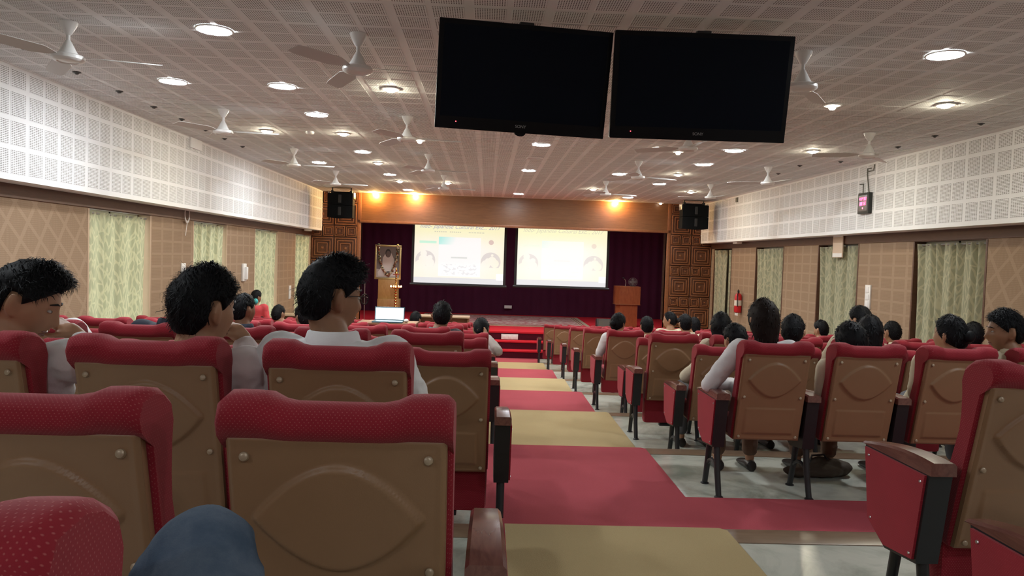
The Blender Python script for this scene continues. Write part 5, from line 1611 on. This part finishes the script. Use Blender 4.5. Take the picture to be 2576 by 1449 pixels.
# fire extinguisher and its notice
p = at_x(1866, 760, XR)
fe = empty('fire_extinguisher', p + Vector((-0.085, 0, -0.24)), 0, 'red fire extinguisher hanging on the right wall by the door', 'fire extinguisher')
m = MB(); m.lathe([(0.06, 0.0), (0.078, 0.012), (0.08, 0.03), (0.08, 0.36), (0.065, 0.41), (0.03, 0.435), (0.022, 0.45)], 20); m.obj('cylinder', plain('extinguisher_red', (0.50, 0.015, 0.02), 0.3), fe)
m = MB(); m.rbox(-0.02, 0.02, -0.02, 0.02, 0.44, 0.50, 0.005); m.tube([(0, 0, 0.49), (-0.03, -0.07, 0.52)], 0.008, 6); m.tube([(0, 0, 0.47), (-0.03, -0.08, 0.48)], 0.008, 6); m.obj('valve', M_BLACK, fe)
m = MB(); m.tube([(0, -0.02, 0.46), (-0.05, -0.09, 0.42), (-0.05, -0.10, 0.25), (-0.04, -0.09, 0.14)], 0.010, 8); m.obj('hose', M_BLACK, fe)
m = MB(); m.lathe([(0.0815, 0.16), (0.0815, 0.28)], 20, cap=False); m.obj('label_band', plain('label_cream', (0.72, 0.66, 0.55), 0.5), fe)
p = at_x(1853, 775, XR)
nt = empty('wall_notice', p, R(-90), 'small white paper notice below the fire extinguisher', 'notice')
m = MB(); m.box(-0.10, 0.10, -0.004, 0.0, -0.17, 0.17); m.obj('sheet', M_WPLA, nt, smooth=False)
m = MB()
for k in range(4): m.box(-0.07, 0.07, -0.006, -0.004, 0.11 - k * 0.075, 0.135 - k * 0.075)
m.obj('printed_lines', plain('print_grey', (0.30, 0.28, 0.26), 0.6), nt, smooth=False)
# paper sign hanging over the second right curtain
p = at_x(2110, 617, XR - 0.03)
sg = empty('hanging_sign', p, R(-90), 'pale rectangular sign at the top of the middle right curtain', 'sign')
m = MB(); m.rbox(-0.17, 0.17, -0.02, 0.0, -0.20, 0.18, 0.004); m.obj('board', plain('sign_tan', (0.62, 0.48, 0.36), 0.5), sg)
m = MB(); m.box(-0.16, 0.16, -0.022, -0.02, -0.19, -0.13); m.obj('white_strip', M_WPLA, sg, smooth=False)
m = MB(); m.box(-0.16, 0.16, -0.022, -0.02, 0.13, 0.17); m.obj('white_strip', M_WPLA, sg, smooth=False)
# cable coil under the left valance
p = at_x(471, 541, XL + 0.04)
cc = MB()
for k in range(4):
    cc.tube([(0, 0.085 * math.cos(a), 0.115 * math.sin(a) + 0.008 * k) for a in [2 * math.pi * j / 20 + k for j in range(21)]], 0.006, 6)
cc.tube([(0, 0.0, -0.12), (0, -0.03, -0.22), (0, -0.05, -0.30)], 0.005, 6)
tag(cc.obj('cable_coil', M_WPLA, None, p), 'small coil of white cable hanging under the left valance', 'cable')
# emergency lamp boxes under valance ends
for px, py, side in ((775, 577, 'l'), (1855, 609, 'r')):
    X = XL + 0.13 if side == 'l' else XR - 0.15
    p = at_x(px, py, X)
    m = MB(); m.rbox(-0.06, 0.06, -0.14, 0.14, -0.045, 0.0, 0.01); mm = m.obj('soffit_lamp', M_WPLA, None, (X, p.y, ZV - 0.001))
    tag(mm, 'small pale lamp box under the %s valance near the stage' % ('left' if side == 'l' else 'right'), 'lamp')
# digital clock with its cables on the right valance
p = at_x(2181, 511, VR)
ck = empty('digital_clock', p, R(-90), 'black wall clock with red glowing digits on the right valance', 'clock')
m = MB(); m.rbox(-0.155, 0.155, -0.06, 0.0, -0.155, 0.145, 0.012); m.obj('case', plain('clock_case', (0.02, 0.022, 0.02), 0.5), ck)
m = MB(); m.box(-0.12, 0.12, -0.062, -0.06, -0.12, 0.11); m.obj('window', plain('clock_window', (0.015, 0.004, 0.006), 0.25), ck, smooth=False)
M_DIG = emit('red_digits', (1.0, 0.02, 0.10), 3.0)
SEG = {'0': 'abcdef', '1': 'bc', '2': 'abged', '3': 'abgcd', '4': 'fgbc', '5': 'afgcd', '8': 'abcdefg', '7': 'abc'}
def digit(m, ch, x, z, w, h, t):
    for s in SEG.get(ch, ''):
        r = {'a': (0, w, h - t, h), 'd': (0, w, 0, t), 'g': (0, w, h / 2 - t / 2, h / 2 + t / 2), 'f': (0, t, h / 2, h), 'e': (0, t, 0, h / 2), 'b': (w - t, w, h / 2, h), 'c': (w - t, w, 0, h / 2)}[s]
        m.box(x + r[0], x + r[1], -0.066, -0.062, z + r[2], z + r[3])
m = MB()
for k, ch in enumerate('44432'): digit(m, ch, -0.10 + k * 0.042, 0.035, 0.028, 0.045, 0.008)
for k, ch in enumerate('0013'): digit(m, ch, -0.085 + k * 0.044, -0.035, 0.032, 0.05, 0.010)
m.obj('digits', M_DIG, ck, smooth=False)
m = MB(); m.ball((0.0, -0.063, -0.075), (0.014, 0.004, 0.014), 10, 6); m.obj('red_dot', M_DIG, ck)
M_CABLE = plain('grey_cable', (0.12, 0.12, 0.10), 0.6)
def cab(pts, label):
    m = MB(); m.tube([at_x(x, y, VR - 0.012) for x, y in pts], 0.007, 6); tag(m.obj('wall_cable', M_CABLE), label, 'cable')
cab([(2186, 487), (2184, 465), (2182, 440), (2183, 424), (2192, 423)], 'thin grey cable rising from the digital clock')
cab([(2183, 432), (2198, 428), (2200, 413)], 'short bent cable above the clock at the ceiling')
cab([(2161, 487), (2171, 487), (2172, 463), (2163, 464)], 'short grey cable left of the clock')
# small bracket near the stage on the right valance, hatch on the left one
m = MB(); m.rbox(-0.02, 0.0, -0.06, 0.06, -0.10, 0.0, 0.004); tag(m.obj('valance_bracket', M_CABLE, None, at_x(1855, 497, VR - 0.001)), 'small dark bracket at the ceiling edge of the right valance', 'bracket')
p = at_x(490, 361, VL + 0.001)
m = MB(); m.rbox(0.0, 0.03, -0.20, 0.20, -0.08, 0.08, 0.006); tag(m.obj('valance_hatch', M_VAL, None, (VL + 0.001, p.y, p.z)), 'plain white hatch cover at the top of the left valance', 'hatch')

# ------------------------------------------------------------------ small things on the floor of the right block
p = at_z(2010, 1222, tz(1))
m = MB()
for c, r in (((0, 0, 0.05), (0.22, 0.12, 0.06)), ((0.16, 0.04, 0.06), (0.14, 0.10, 0.07)), ((-0.18, -0.02, 0.035), (0.12, 0.09, 0.04)), ((0.05, 0.06, 0.08), (0.10, 0.08, 0.07))): m.ball(c, r, 16, 10)
bgm = remesh(m, 0.015, 2, 0.008, 4, 'mound', plain('dark_brown_mound', (0.055, 0.038, 0.026), 0.8))  # lumpy dark brown mound lying on the floor
bgo = link('floor_mound', bgm, None, (p.x + 0.22, p.y + 0.22, tz(1) + 0.008)); bgo.scale = (0.8, 0.75, 0.75)
tag(bgo, 'low dark brown mound on the floor under the right block chairs', 'mound')
sb = MB(); sb.tube([(-0.08, 0, 0.10), (-0.05, 0.02, 0.17), (0.05, 0.02, 0.18), (0.10, 0.02, 0.11)], 0.010, 6); sb.obj('top_loop', M_BLACK, bgo)
bpy.data.scenes.remove(TMP)
